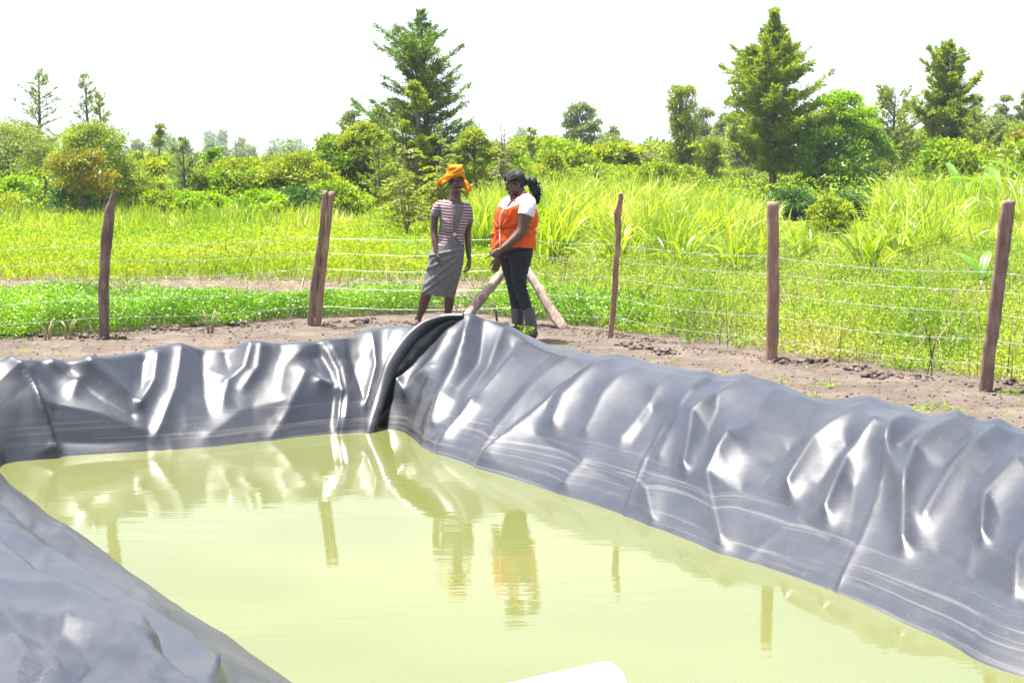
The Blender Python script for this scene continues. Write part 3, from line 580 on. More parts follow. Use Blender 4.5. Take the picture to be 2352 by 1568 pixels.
def leafy(name, label, cat, px, base, top, half, mat, seed, Y=None, n=40, per=260, leaf=.08, lw=.5, z0=.0, shape=1.0, cl=.22, trunk=True, group=None, bark='bark', depth=.8, droop=.25, stems=1, hang=0, tight=.75, topw=None):
    """broad leaved crown made of clumps of leaves carried by limbs; z0 is the clear stem"""
    rng = np.random.default_rng(seed); p, H = spot(px, base, top, Y); R = half * mpx(p[1])
    t = empty(name, p, label, cat, group); cr = MB() ; LV, LF, n0 = [], [], 0
    cs = []
    for i in range(n):
        for _ in range(30):
            u = rng.uniform(0, 1); az = rng.uniform(0, 2 * np.pi); rr = rng.uniform(.25, 1) ** .6
            w = math.sin(math.pi * min(1, (u * .86 + .14)) ** shape) ** .6 if topw is None else np.interp(u, [0, .3, .7, 1], topw)
            w *= .8 + .4 * vnoise(np.array([az * 1.1 + 3]), np.array([u * 4]), seed)[0]
            c = np.array([math.cos(az) * rr * R * w, math.sin(az) * rr * R * w * depth, (z0 + (1 - z0) * u) * H])
            if all(np.linalg.norm((c - q) / np.array([1, 1, .8])) > cl * min(R, H) * .75 for q in cs) or _ > 25: break
        cs.append(c)
    crad = cl * min(R * 1.2, H) * rng.uniform(.7, 1.35, n)
    for i, c in enumerate(cs):
        c[2] = min(c[2], H - crad[i] * .55); m_ = int(per * rng.uniform(.6, 1.3))
        d = nrmz(rng.normal(size=(m_, 3))); d[:, 2] = np.where(d[:, 2] < -.35, -d[:, 2] * .6, d[:, 2]); r = crad[i] * rng.uniform(.25, 1.08, m_) ** tight
        q = c + p + d * r[:, None] * np.array([1.15, 1.1, .85]) + rng.normal(0, crad[i] * .10, (m_, 3))
        q[:, 2] = np.maximum(q[:, 2], p[2] + .02)
        ld = d * .8 + rng.normal(0, .55, (m_, 3)) + np.array([0, 0, -droop]); k = leaf * rng.uniform(.55, 1.35, m_)
        V, F = leafquads(q, ld, k, k * lw, rng); LV.append(V); LF.append(F + n0); n0 += len(V)
        if hang:
            hn = int(hang); hp = c + p + rng.normal(0, crad[i] * .6, (hn, 3)); hl = rng.uniform(.25, .9, hn) * H * .12
            s = rng.uniform(0, 1, (hn, 22)); lp = hp[:, None] + np.stack([rng.normal(0, .03, s.shape), rng.normal(0, .03, s.shape), -s * hl[:, None]], -1)
            V, F = leafquads(lp.reshape(-1, 3), rng.normal(0, .35, (hn * 22, 3)) + np.array([0, 0, -1.]), leaf * .9, leaf * .32, rng); LV.append(V); LF.append(F + n0); n0 += len(V)
    if trunk:
        zt = (z0 + .30 * (1 - z0)) * H
        for s in range(stems):
            off = rng.normal(0, .05 * H * (stems > 1), 2); ax = np.array([[p[0] + off[0] * k + rng.normal(0, .012 * H), p[1] + off[1] * k, p[2] + k * (H * .8)] for k in np.linspace(0, 1, 7)])
            ax[0, :2] = p[:2] + off * .3
            cr.tube(ax, np.linspace(.020 * H + .012, .006 * H, 7) / (stems ** .5), 7)
        for c in cs[::2]:
            k = np.clip((c[2] - .18 * H) / (H * .8), 0.05, .9); b0 = np.array([np.interp(k, np.linspace(0, 1, 7), ax[:, j]) for j in range(3)]); e = c + p
            mid = (b0 + e) / 2 + np.array([0, 0, -.05 * H]) * .4 + rng.normal(0, .02 * H, 3)
            cr.tube([b0, mid, e], [.009 * H + .006, .006 * H + .003, .002 * H + .002], 4, cap=False)
        cr.build('trunk', M[bark], t)
    mesh_np('crown', np.concatenate(LV), np.concatenate(LF), M[mat], t)
    return t
def sapling(name, label, cat, px, base, top, half, mat, seed, Y=None, stems=3, frondn=16, leaf=.06, bare=.2, group=None, fl=.5, pin=14, spread=.35):
    """thin stems with arching feathery fronds"""
    rng = np.random.default_rng(seed); p, H = spot(px, base, top, Y); R = half * mpx(p[1]); t = empty(name, p, label, cat, group)
    tr = MB(); LV, LF, n0 = [], [], 0
    for s in range(stems):
        a = rng.uniform(0, 2 * np.pi); ls = R * spread * (s > 0) * rng.uniform(.6, 1.4); hh = H * (1 if s == 0 else rng.uniform(.6, .92))
        zz = np.linspace(0, 1, 8); ax = np.stack([p[0] + math.cos(a) * ls * zz ** 1.5 + .02 * H * np.sin(zz * 5 + s), p[1] + math.sin(a) * ls * zz, p[2] + zz * hh], -1)
        tr.tube(ax, np.linspace(.011 * H + .004, .004, 8), 5)
        for i in range(frondn):
            u = bare + (1 - bare) * (i + rng.uniform(0, 1)) / frondn; b0 = np.array([np.interp(u, zz, ax[:, k]) for k in range(3)]); az = rng.uniform(0, 2 * np.pi)
            Lf = R * fl * (1.25 - u * .7) * rng.uniform(.7, 1.3); ss = np.linspace(0, 1, 6)
            fr = b0 + np.stack([math.cos(az) * Lf * ss, math.sin(az) * Lf * ss, Lf * (.75 * ss - .75 * ss ** 2)], -1)
            tr.tube(fr, np.linspace(.006, .002, 6), 3, cap=False)
            sp = rng.uniform(.12, 1, pin * 2); q = np.stack([np.interp(sp, ss, fr[:, k]) for k in range(3)], -1)
            ang = az + rng.choice([-1, 1], pin * 2) * rng.uniform(.7, 1.3, pin * 2); ld = np.stack([np.cos(ang), np.sin(ang), rng.normal(-.25, .25, pin * 2)], -1)
            k = leaf * rng.uniform(.7, 1.4, pin * 2); V, F = leafquads(q, ld, k * 1.3, k * .42, rng); LV.append(V); LF.append(F + n0); n0 += len(V)
    tr.build('stem', M['bark' if mat != 'fern' else 'twig'], t); mesh_np('foliage', np.concatenate(LV), np.concatenate(LF), M[mat], t)
    return t
def copy_tree(o, loc, scale, rz, label=None):
    c = o.copy(); C.objects.link(c); c.location = Vector([float(v) for v in loc]); c.scale = scale; c.rotation_euler = (0, 0, rz)
    if label: c['label'] = label
    for ch in list(o.children):
        d = ch.copy(); C.objects.link(d); d.parent = c
    return c

# ---------------------------------------------------------------- trees and bushes, left to right (pixels of the 2352-wide photograph)
conifer('conifer_tree', 'thin sparse conifer with open whorls, standing tallest at the far left', 'tree', 92, 470, 148, 115, 'cypp', 11, 55, 1.0, .10, .85, .10, .085, .5, droop=.15, lw=.3)
conifer('conifer_tree', 'wispy pale conifer top rising behind the big feathery bush on the left', 'tree', 205, 470, 165, 95, 'cypp', 12, 52, .9, .10, .9, .5, .085, .7, lw=.28)
conifer('conifer_tree', 'small dark green conifer crown just right of the wispy pale one on the left', 'tree', 240, 470, 205, 46, 'olive', 112, 50, .8, .10, .8, .45, .085, .5, lw=.3)
leafy('feathery_bush', 'grey green bushy tree at the left edge under the thin sparse conifer', 'bush', 25, 505, 288, 120, 'olive', 13, 50, 60, 330, .08, .35, .0, 1, .24, droop=.5)
leafy('feathery_bush', 'dark grey green bush between the left edge bush and the big feathery bush', 'bush', 105, 508, 330, 70, 'olive', 14, 49, 34, 300, .075, .35, .0, 1, .26, droop=.5)
leafy('feathery_bush', 'big rounded feathery cypress bush, tallest bush on the left', 'bush', 225, 515, 285, 105, 'cyp', 15, 44.5, 90, 460, .075, .28, .0, .9, .20, droop=.5)
leafy('leafy_bush', 'pale green broad leaved bush low at the left edge', 'bush', 40, 515, 408, 70, 'green', 16, 44, 26, 200, .085, .7, .0, 1, .26)
leafy('leafy_bush', 'yellowish low bush at the left edge above the meadow', 'bush', 15, 530, 445, 60, 'bushy', 17, 42.5, 22, 220, .06, .5, .0, 1, .28)
leafy('orange_tinted_shrub', 'shrub with drooping orange tinted leaves in front of the big feathery bush', 'shrub', 195, 512, 342, 90, 'red', 18, 42.4, 26, 110, .12, .42, .45, 1, .20, droop=1.3, stems=2)
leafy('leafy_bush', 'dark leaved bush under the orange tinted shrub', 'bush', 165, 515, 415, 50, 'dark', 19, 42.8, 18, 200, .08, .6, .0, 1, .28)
conifer('young_cypress', 'young light green cypress standing alone left of the yellow green bushes', 'tree', 425, 512, 318, 68, 'cypp', 20, 45, 1.15, .04, .75, .6, .075, 0, lw=.3)
leafy('leafy_tree', 'small bright green round topped tree behind the young cypress', 'tree', 490, 470, 342, 24, 'green', 21, 58, 20, 130, .12, .6, .2, 1, .34)
BUSH = [(345, 520, 425, 45, 'bushy', 46), (395, 520, 450, 55, 'bush', 44), (500, 522, 400, 60, 'bush', 45.5), (560, 525, 378, 72, 'bushy', 46), (630, 522, 392, 70, 'bush', 45.5), (695, 528, 368, 72, 'bushy', 45),
        (760, 528, 330, 62, 'bush', 47), (455, 525, 455, 45, 'green', 43.5), (600, 528, 450, 60, 'green', 43), (690, 530, 445, 58, 'dark', 43.4), (770, 530, 430, 60, 'bush', 43.6)]
BL = ['small yellowish bush right behind the leaning pointed post', 'low bright green bush at the foot of the young cypress, on its left', 'green bush between the young cypress and the yellow green bush beside it', 'broad yellow green bush, second right of the young cypress',
      'rounded green bush in the middle of the bush row left of the double post', 'yellow green bush directly behind the top of the double post', 'tall green bush right of the double post below the pale tree crowns', 'low bright green bush at the foot of the young cypress, on its right',
      'low bright green bush in front of the middle of the bush row', 'low dark leaved bush left of the top of the double post', 'low green bush right of the top of the double post']
for i, (x, b_, t_, h_, m_, Y_) in enumerate(BUSH): leafy('leafy_bush', BL[i], 'bush', x, b_, t_ - 8, h_ * 1.3, m_, 40 + i, Y_, 56, 380, .085, .5, .0, 1, .24)
leafy('pale_tree', 'pale round crowned tree left of the tall cypress, against the sky', 'tree', 815, 470, 258, 32, 'euc', 60, 75, 26, 240, .13, .4, .35, 1, .28)
leafy('pale_tree', 'pale green tree crown touching the tall cypress on its left', 'tree', 872, 470, 250, 34, 'olive', 61, 72, 26, 240, .13, .4, .3, 1, .28)
leafy('leafy_tree', 'yellow green leafy tree leaning against the left side of the tall cypress', 'tree', 838, 520, 285, 72, 'bushy', 62, 47, 70, 330, .075, .5, .1, 1, .2)
conifer('bushy_conifer', 'dark bushy conifer filling the space beneath the left side of the tall cypress', 'tree', 868, 525, 330, 66, 'cyp', 63, 45.5, 1.2, .03, .6, .3, .08)
conifer('tall_cypress', 'tall dark spreading cypress behind the two women, with a pointed bare tip', 'tree', 988, 525, 8, 150, 'cypd', 64, 49, 2.1, .04, .62, .10, .075, .0, lean=-.12, pf=[(0, .02), (.08, .07), (.13, .25), (.20, .40), (.30, .72), (.36, .52), (.5, .66), (.7, .80), (1, 1.0)])
leafy('climber', 'bright yellow green climber growing up the left side of the tall cypress', 'climbing plant', 955, 500, 188, 34, 'bushy', 65, 46.8, 26, 150, .08, .55, .35, 1, .22, trunk=True)
leafy('leafy_bush', 'yellow green bush right of the tall cypress, behind the headscarf', 'bush', 1090, 520, 300, 60, 'bushy', 66, 47, 46, 300, .075, .5, .0, .9, .22)
leafy('leafy_bush', 'green bush right behind the braided hair', 'bush', 1175, 515, 345, 62, 'bush', 67, 48, 46, 280, .08, .5, .0, .9, .22)
leafy('leafy_bush', 'olive bush between the orange vested woman and the grass stand', 'bush', 1265, 510, 352, 62, 'bushy', 68, 52, 40, 280, .08, .5, .0, .9, .24)
sapling('feathery_sapling', 'feathery sapling with arching fronds left of the headscarf', 'sapling', 935, 530, 330, 80, 'fern', 70, 36, 4, 17, .075, .15, fl=.8)
sapling('feathery_sapling', 'feathery sapling rising behind the headscarf', 'sapling', 1020, 525, 310, 75, 'fern', 71, 37, 5, 20, .075, .2, fl=.8)
sapling('bare_sapling', 'tall nearly leafless sapling above the gap between the two women', 'sapling', 1155, 520, 255, 42, 'dry', 72, 40, 4, 11, .045, .45, fl=.9, pin=6)
conifer('small_conifer', 'small dark conifer on the skyline between the two women and the rounded pale tree', 'tree', 1222, 450, 292, 32, 'cyp', 73, 75, .8, .1, .8, .25, .12, .3)
leafy('eucalyptus_tree', 'round topped eucalyptus alone on the skyline right of the orange vest', 'tree', 1335, 440, 240, 46, 'euc', 74, 85, 44, 260, .13, .38, .42, .9, .22, bark='barkp', stems=2)
leafy('round_tree', 'dense olive tree beneath the round topped eucalyptus', 'tree', 1318, 470, 340, 62, 'olive', 75, 78, 34, 280, .12, .45, .0, 1, .24)
leafy('round_tree', 'broad pale rounded tree right of the round topped eucalyptus', 'tree', 1402, 460, 318, 62, 'euc', 76, 80, 46, 300, .12, .45, .05, 1, .22)
leafy('small_tree', 'little tree crown peeking above the broad pale rounded tree', 'tree', 1408, 440, 292, 16, 'euc', 77, 100, 12, 140, .16, .4, .3, 1, .34)
leafy('round_tree', 'lower green tree between the broad pale tree and the weeping tree', 'tree', 1475, 460, 335, 42, 'olive', 78, 76, 28, 260, .12, .45, .05, 1, .26)
leafy('leafy_bush', 'bright yellow green bush above the cane grass, left of the weeping tree', 'bush', 1420, 470, 385, 95, 'bushy', 79, 58, 44, 260, .09, .5, .0, 1, .2)
leafy('weeping_tree', 'tall narrow tree draped in hanging climbers', 'tree', 1565, 470, 198, 40, 'wil', 80, 62, 46, 190, .085, .35, .18, 1, .26, depth=1, hang=9, topw=[.7, .9, .9, .7])
leafy('weeping_branch_tree', 'low side tree with drooping strands right of the tall draped tree', 'tree', 1630, 470, 322, 36, 'wil', 81, 61, 18, 120, .085, .35, .4, 1, .26, hang=10)
leafy('eucalyptus_tree', 'thin eucalyptus with bare stems right of the draped tree, the left one of two', 'tree', 1622, 440, 252, 34, 'euc', 82, 90, 26, 210, .14, .38, .5, 1, .26, bark='barkp')
leafy('eucalyptus_tree', 'thin eucalyptus with bare stems standing close to the big right hand cypress', 'tree', 1668, 440, 262, 28, 'euc', 83, 88, 24, 210, .14, .38, .52, 1, .28, bark='barkp')
conifer('tall_cypress', 'tallest cypress on the right, broad and dense with a thin spire', 'tree', 1782, 478, 4, 125, 'cyp', 84, 56, 2.3, .16, .66, .08, .10, .0, pf=[(0, .02), (.10, .06), (.17, .13), (.25, .38), (.35, .55), (.5, .68), (.7, .85), (.9, .9), (1, .6)])
leafy('leafy_tree', 'tall pale leafy tree hidden behind the left side of the tallest right hand cypress', 'tree', 1722, 470, 118, 58, 'olive', 85, 64, 60, 330, .10, .45, .3, .8, .2)
leafy('round_tree', 'low olive tree at the foot of the tallest right hand cypress, on its left', 'tree', 1715, 480, 390, 62, 'olive', 86, 62, 32, 260, .09, .4, .0, 1, .26)
leafy('mango_tree', 'glossy bright green round tree with a pale leaning trunk', 'tree', 1925, 468, 212, 102, 'green', 87, 56, 95, 330, .11, .5, .18, .85, .17, bark='barkp', droop=.5)
conifer('spreading_tree', 'loose olive conifer with level branches right of the glossy green tree', 'tree', 2050, 478, 205, 92, 'olive', 88, 58, 1.1, .22, .45, .25, .10, .15, bulge=.2)
conifer('tall_cypress', 'second tall cypress near the right edge with a blunt ragged top', 'tree', 2165, 470, 84, 92, 'cyp', 89, 64, 2.1, .10, .55, .15, .11, .05, pf=[(0, .04), (.07, .14), (.2, .42), (.4, .55), (.6, .75), (1, .9)])
conifer('bushy_conifer', 'loose olive conifer filling the slope right of the second tall cypress', 'tree', 2232, 475, 245, 70, 'olive', 90, 62, 1.1, .05, .6, .3, .10, .1)
leafy('eucalyptus_tree', 'eucalyptus crown against the sky just right of the second tall cypress', 'tree', 2240, 440, 220, 26, 'euc', 91, 90, 24, 220, .14, .38, .4, 1, .28, bark='barkp')
leafy('eucalyptus_tree', 'eucalyptus with a visible bare stem, second from the right edge', 'tree', 2305, 440, 222, 30, 'euc', 92, 88, 26, 200, .14, .38, .4, 1, .26, bark='barkp')
leafy('eucalyptus_tree', 'eucalyptus cut off by the right edge of the picture', 'tree', 2352, 440, 214, 28, 'euc', 93, 86, 26, 220, .14, .38, .35, 1, .26, bark='barkp')
leafy('round_tree', 'small bright green round tree in front of the second tall cypress', 'tree', 2152, 478, 330, 46, 'green', 94, 55, 34, 220, .10, .5, .15, 1, .26)
for i, (x, t_, h_, m_, Y_, lb) in enumerate([(2110, 300, 50, 'olive', 70, 'olive round crowned tree just left of the second tall cypress'), (2285, 268, 48, 'cypp', 72, 'pale feathery round tree between the second tall cypress and the right edge'),
        (2345, 290, 50, 'olive', 66, 'olive round tree at the right edge below the eucalyptus crowns'), (1995, 262, 40, 'euc', 74, 'pale tree crown between the glossy green tree and the level branched conifer'), (1700, 330, 36, 'euc', 70, 'pale round tree beside the left foot of the tallest right hand cypress'),
        (1285, 372, 50, 'cyp', 66, 'dark green round bush behind the woman in orange, on her right'), (1130, 330, 46, 'bush', 56, 'green round tree between the tall cypress and the bare sapling'), (760, 305, 40, 'olive', 58, 'olive round tree left of the yellow green leafy tree by the cypress'), (60, 300, 60, 'cyp', 58, 'green round tree behind the two left edge bushes')]):
    leafy('round_tree', lb, 'tree', x, 470, t_, h_, m_, 240 + i, Y_, 44, 280, .11, .42, .0, 1, .22)
RB = [(2285, 480, 350, 60, 'bush', 54), (2330, 480, 305, 50, 'red', 52), (2085, 490, 395, 55, 'olive', 54), (2215, 500, 410, 62, 'bush', 48), (2140, 500, 440, 52, 'bushy', 46), (2340, 495, 385, 55, 'bushy', 47), (2010, 470, 380, 42, 'dark', 60)]
RL = ['green bush near the right edge behind the banana leaves', 'yellow brown leaved bush at the right edge above the banana leaves', 'olive bush under the loose level branched conifer', 'green bush just left of the banana plants',
      'low yellow green bush left of the banana plants, in front', 'yellow green bush at the right edge behind the banana plants', 'dark bush between the glossy green tree and the level branched conifer']
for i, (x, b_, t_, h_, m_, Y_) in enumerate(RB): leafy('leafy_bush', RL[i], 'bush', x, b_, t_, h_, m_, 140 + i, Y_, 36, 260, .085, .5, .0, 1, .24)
HB = [(1815, 520, 440, 58, 45), (1880, 524, 462, 50, 44.5), (1965, 526, 445, 60, 44), (2030, 528, 470, 45, 43.6)]
HL = ['dark leaved hedge bush right behind the straight sawn post', 'dark leaved hedge bush behind the small yellow green shrub, on its left', 'dark leaved hedge bush behind the small yellow green shrub, on its right', 'dark leaved hedge bush, rightmost, beside the cane clumps']
for i, (x, b_, t_, h_, Y_) in enumerate(HB): leafy('hedge_bush', HL[i], 'bush', x, b_, t_, h_, 'dark', 160 + i, Y_, 34, 260, .09, .5, .0, 1, .26)  # the whole hedge takes the dark green leaf material
leafy('small_shrub', 'small round yellow green shrub alone on the mown grass, right of the straight post', 'shrub', 1905, 570, 455, 58, 'bushy', 170, 33, 34, 130, .065, .5, .22, 1, .2, stems=4, tight=.5)
for (x, t_, h_, Y_, sd_, lb) in [(545, 290, 14, 60, 1, 'thin bare twig rising above the yellow green bushes'), (672, 305, 9, 70, 2, 'thin bare pole like tree against the hazy treeline'), (368, 285, 20, 80, 3, 'small thin crowned tree on the skyline left of the young cypress')]:
    if sd_ == 3: leafy('small_tree', lb, 'tree', x, 440, t_, h_, 'olive', 173, Y_, 14, 110, .13, .4, .35, 1, .34)
    else: sapling('bare_sapling', lb, 'sapling', x, 500, t_, h_, 'dry', 170 + sd_, Y_, 1, 9, .03, .4, fl=1, pin=4)
# dead grey tree
def deadtree(px, base, top, Y, seed, label):
    rng = np.random.default_rng(seed); p, H = spot(px, base, top, Y); mb = MB()
    def br(b0, d, Ln, r, lv):
        n = 5; pts = [b0]; dd = d
        for k in range(n): dd = nrmz(dd + rng.normal(0, .16, 3)); pts.append(pts[-1] + dd * Ln / n)
        mb.tube(np.array(pts), np.linspace(r, r * .4, n + 1), 5)
        if lv:
            for k in range(4): br(pts[rng.integers(2, n + 1)], nrmz(dd + rng.normal(0, .65, 3) + np.array([0, 0, .2])), Ln * .5, r * .45, lv - 1)
    br(p, np.array([-.06, 0, 1.]), H * .62, .05, 3)
    o = mb.build('dead_tree', M['twig']); tag(o, label, 'tree')
deadtree(1490, 480, 345, 60, 5, 'bare dead grey tree with forked branches left of the draped tree')

# far trees in the haze
fx = np.random.default_rng(77); protos = []
for k in range(4):
    o = leafy('distant_tree', 'distant tree fading into the haze on the skyline', 'tree', 500, 0, 0, 40, 'euc', 200 + k, 250, 16, 90, .65, .6, .25, 1, .3, group='distant trees in the haze') if False else None
def proto_tree(k):
    rng = np.random.default_rng(200 + k); t = empty('distant_tree', (0, 0, 0), 'far tree in the pale blue belt of woods on the skyline', 'tree', 'far trees on the hazy skyline'); V_, F_, n0 = [], [], 0
    for c in range(16):
        u = rng.uniform(0, 1); w = [.9, .6, 1.2, .45][k] * math.sin(math.pi * (u * .8 + .18)); az = rng.uniform(0, 6.3)
        cc = np.array([math.cos(az) * w * 1.9 * rng.uniform(0, 1), math.sin(az) * w * 1.9 * rng.uniform(0, 1), 1.6 + u * (4.4 + (k == 3) * 1.5)])
        d = nrmz(rng.normal(size=(70, 3))); q = cc + d * rng.uniform(.3, 1, (70, 1)) * .95 * np.array([1, 1, .7]); V, F = leafquads(q, d + rng.normal(0, .6, (70, 3)), .5, .34, rng); V_.append(V); F_.append(F + n0); n0 += len(V)
    mb = MB(); mb.tube([(0, 0, -.5), (.1, 0, 2.5), (0, 0, 5)], [.22, .16, .08], 5); mb.build('trunk', M['bark'], t); mesh_np('crown', np.concatenate(V_), np.concatenate(F_), M['euc'], t); return t
protos = [proto_tree(k) for k in range(4)]; usedp = set()
for i in range(120):
    if i < 84: px = fx.uniform(-40, 1300); Y = fx.uniform(220, 650); top = 352 - fx.uniform(0, 38)
    else: px = fx.uniform(1250, 2380); Y = fx.uniform(150, 400); top = 350 - fx.uniform(0, 40)
    if i % 9 == 0: top -= 12
    p, H = spot(px, 0, top, Y); k = int(fx.integers(0, 4)); s = max(.6, H / 6.6)
    o = protos[k]
    if k not in usedp: o.location = Vector(p.tolist()); o.scale = (s, s, s); usedp.add(k)
    else: copy_tree(o, p, (s * fx.uniform(.8, 1.25), s, s), fx.uniform(0, 6.3))

# ---------------------------------------------------------------- ground cover (nobody could count it)
def scatter(n, xr, yr, seed, keep):
    rng = np.random.default_rng(seed); x = rng.uniform(*xr, n); y = rng.uniform(*yr, n); z = gz(x, y); P = np.stack([x, y, z], -1); px, py = proj(P)
    k = keep(x, y, px, py, rng); return P[k], px[k], py[k], rng
A1, A2 = at(240, 772, 0), at(722, 740, 0); A4, A6 = at(1403, 770, 0), at(2268, 890, 0)
def fence_side(x, y):
    """distance beyond the fence line, metres"""
    d1 = nrmz((A2 - A1)[:2]); n1 = np.array([-d1[1], d1[0]]); s1 = (x - A1[0]) * n1[0] + (y - A1[1]) * n1[1]
    d2 = nrmz((A6 - A4)[:2]); n2 = np.array([-d2[1], d2[0]]); s2 = (x - A4[0]) * n2[0] + (y - A4[1]) * n2[1]
    return np.maximum(s1, s2)
def half(y): return y * .33 + 1.9
# alfalfa bed
def k1(x, y, px, py, r): return (fence_side(x, y) > .10 + .25 * vnoise(x * 3, y * 3, 1)) & (np.abs(x) < half(y)) & (y < 20.4 + .5 * vnoise(x * 2, y * 0, 4) + np.where(px > 1000, -(px - 1000) * .0015, 0)) & (px < 1400 + 120 * vnoise(y * 2, x * 0, 2)) & (vnoise(x * 2.4, y * 2.4, 6) > .12)
P, px, py, rng = scatter(60000, (-7, 3), (17, 25), 1, k1)
n = len(P); hgt = .14 + .22 * vnoise(P[:, 0] * 1.6, P[:, 1] * 1.6, 3) + .06 * rng.uniform(0, 1, n); hgt *= np.clip(fence_side(P[:, 0], P[:, 1]) * 2.2, .35, 1)
st_, sf = ribbons(P, rng.normal(0, .22, (n, 3)) + np.array([0, 0, 1]), hgt, .006, .2, 2, rng)
LV, LF, n0 = [st_], [sf], len(st_)
for k in range(9):
    u = rng.uniform(.35, 1.02, n); q = P + np.stack([rng.normal(0, .035, n), rng.normal(0, .035, n), hgt * u], -1)
    V, F = leafquads(q, rng.normal(0, 1, (n, 3)) * [1, 1, .5] + [0, 0, .25], rng.uniform(.018, .04, n), rng.uniform(.012, .024, n), rng); LV.append(V); LF.append(F + n0); n0 += len(V)
tag(mesh_np('alfalfa', np.concatenate(LV), np.concatenate(LF), M['alf']), 'dense bright green fodder crop in the bed behind the fence', None, None, 'stuff')
# meadow between the bare strip and the bushes
def k2(x, y, px, py, r): return (np.abs(x) < half(y)) & (y > 24.3 + .8 * vnoise(x * .9, y * 0, 14)) & ~((px > 1080) & (y > 29) & (r.uniform(0, 1, len(x)) < .5))
P, px, py, rng = scatter(170000, (-17, 17), (24, 43.5), 2, k2)
n = len(P); hn = vnoise(P[:, 0] * .8, P[:, 1] * .5, 5); hgt = (.10 + .30 * hn) * rng.uniform(.6, 1.3, n) * np.interp(P[:, 1], [30, 42], [1, .55]) * np.where(px < 900, 1.1, .8) * np.where((px > 1750) & (py < 560), .55, 1)
V1, F1 = ribbons(P, rng.normal(0, .35, (n, 3)) + np.array([0, 0, 1]), hgt, rng.uniform(.008, .020, n), .7, 2, rng)
V2, F2 = leafquads(P + np.stack([0 * hgt, 0 * hgt, hgt * rng.uniform(.4, 1, n)], -1), rng.normal(0, 1, (n, 3)), .05, .03, rng)
tag(mesh_np('meadow_grass', np.concatenate([V1, V2]), np.concatenate([F1, F2 + len(V1)]), M['mead']), 'yellow green meadow grass in the field', None, None, 'stuff')
# sparse cover of the bare strip and tall grass edge below the bushes
def k3(x, y, px, py, r): return (np.abs(x) < half(y)) & (px < 1100) & (y > 38)
P, px, py, rng = scatter(11000, (-15, 1), (38, 42.5), 3, k3); n = len(P)
V, F = ribbons(P, rng.normal(0, .22, (n, 3)) + np.array([0, 0, 1]), rng.uniform(.2, .75, n) * (.3 + .9 * vnoise(P[:, 0] * 1.1, P[:, 1], 8)), rng.uniform(.015, .03, n), .8, 4, rng)
tag(mesh_np('tall_grass', V, F, M['cane']), 'tall bright grass along the foot of the bushes', None, None, 'stuff')
# weeds on the right
def k4(x, y, px, py, r): return (fence_side(x, y) > .08 + .35 * vnoise(x * 3, y * 3, 21)) & (px > 1180) & (px < 2480) & (y < 31) & (r.uniform(0, 1, len(x)) < np.where(px < 1420, .45, 1) * np.clip(1.5 * vnoise(x * 2.2, y * 1.6, 31) + .25, 0, 1))
P, px, py, rng = scatter(130000, (-1, 10), (12.5, 31), 4, k4); n = len(P)
hgt = (.12 + .46 * vnoise(P[:, 0] * 1.4, P[:, 1] * 1.1, 7)) * rng.uniform(.5, 1.2, n) * np.clip(fence_side(P[:, 0], P[:, 1]) * 1.3, .35, 1)
V1, F1 = ribbons(P, rng.normal(0, .32, (n, 3)) + np.array([0, 0, 1]), hgt, rng.uniform(.004, .009, n), .5, 2, rng)
LV, LF, n0 = [V1], [F1], len(V1)
for k in range(4):
    u = rng.uniform(.2, 1, n); q = P + np.stack([rng.normal(0, .03, n), rng.normal(0, .03, n), hgt * u], -1)
    V, F = leafquads(q, rng.normal(0, 1, (n, 3)) * [1, 1, .6] + [0, 0, .2], rng.uniform(.018, .045, n), rng.uniform(.010, .022, n), rng); LV.append(V); LF.append(F + n0); n0 += len(V)
tag(mesh_np('weeds', np.concatenate(LV), np.concatenate(LF), M['weed']), 'flowering yellow green weeds beyond the right hand fence', None, None, 'stuff')
# dry stalks among the weeds
P, px, py, rng = scatter(9000, (-5, 9), (13.5, 29), 5, lambda x, y, px, py, r: (fence_side(x, y) > .1) & (px < 2480) & ((px > 1250) | (r.uniform(0, 1, len(x)) < .12))); n = len(P)
V, F = ribbons(P, rng.normal(0, .3, (n, 3)) + np.array([0, 0, 1]), rng.uniform(.2, .62, n), .010, .5, 4, rng)
m3 = (len(V) // 10 * 6 // 10) * 10; V3, F3 = V[m3:], F[F.min(1) >= m3] - m3
tag(mesh_np('brown_stalks', V3, F3, M['bark']), 'dark brown dead stems standing among the weeds', None, None, 'stuff'); V = V[:m3]; F = F[F.max(1) < m3]
tag(mesh_np('dry_stalks', V, F, M['dry']), 'dry straw coloured stalks among the weeds', None, None, 'stuff')
# straw on the bare strip
P, px, py, rng = scatter(12000, (-8, 5), (20.6, 25.4), 6, lambda x, y, px, py, r: (np.abs(x) < half(y)) & (px < 1500)); n = len(P)
V, F = ribbons(P, rng.normal(0, 1, (n, 3)) * [1, 1, .35] + [0, 0, .2], rng.uniform(.06, .22, n), .008, .8, 2, rng)
tag(mesh_np('straw_litter', V, F, M['dry']), 'dry litter and cut stalks on the bare strip between the crops', None, None, 'stuff')
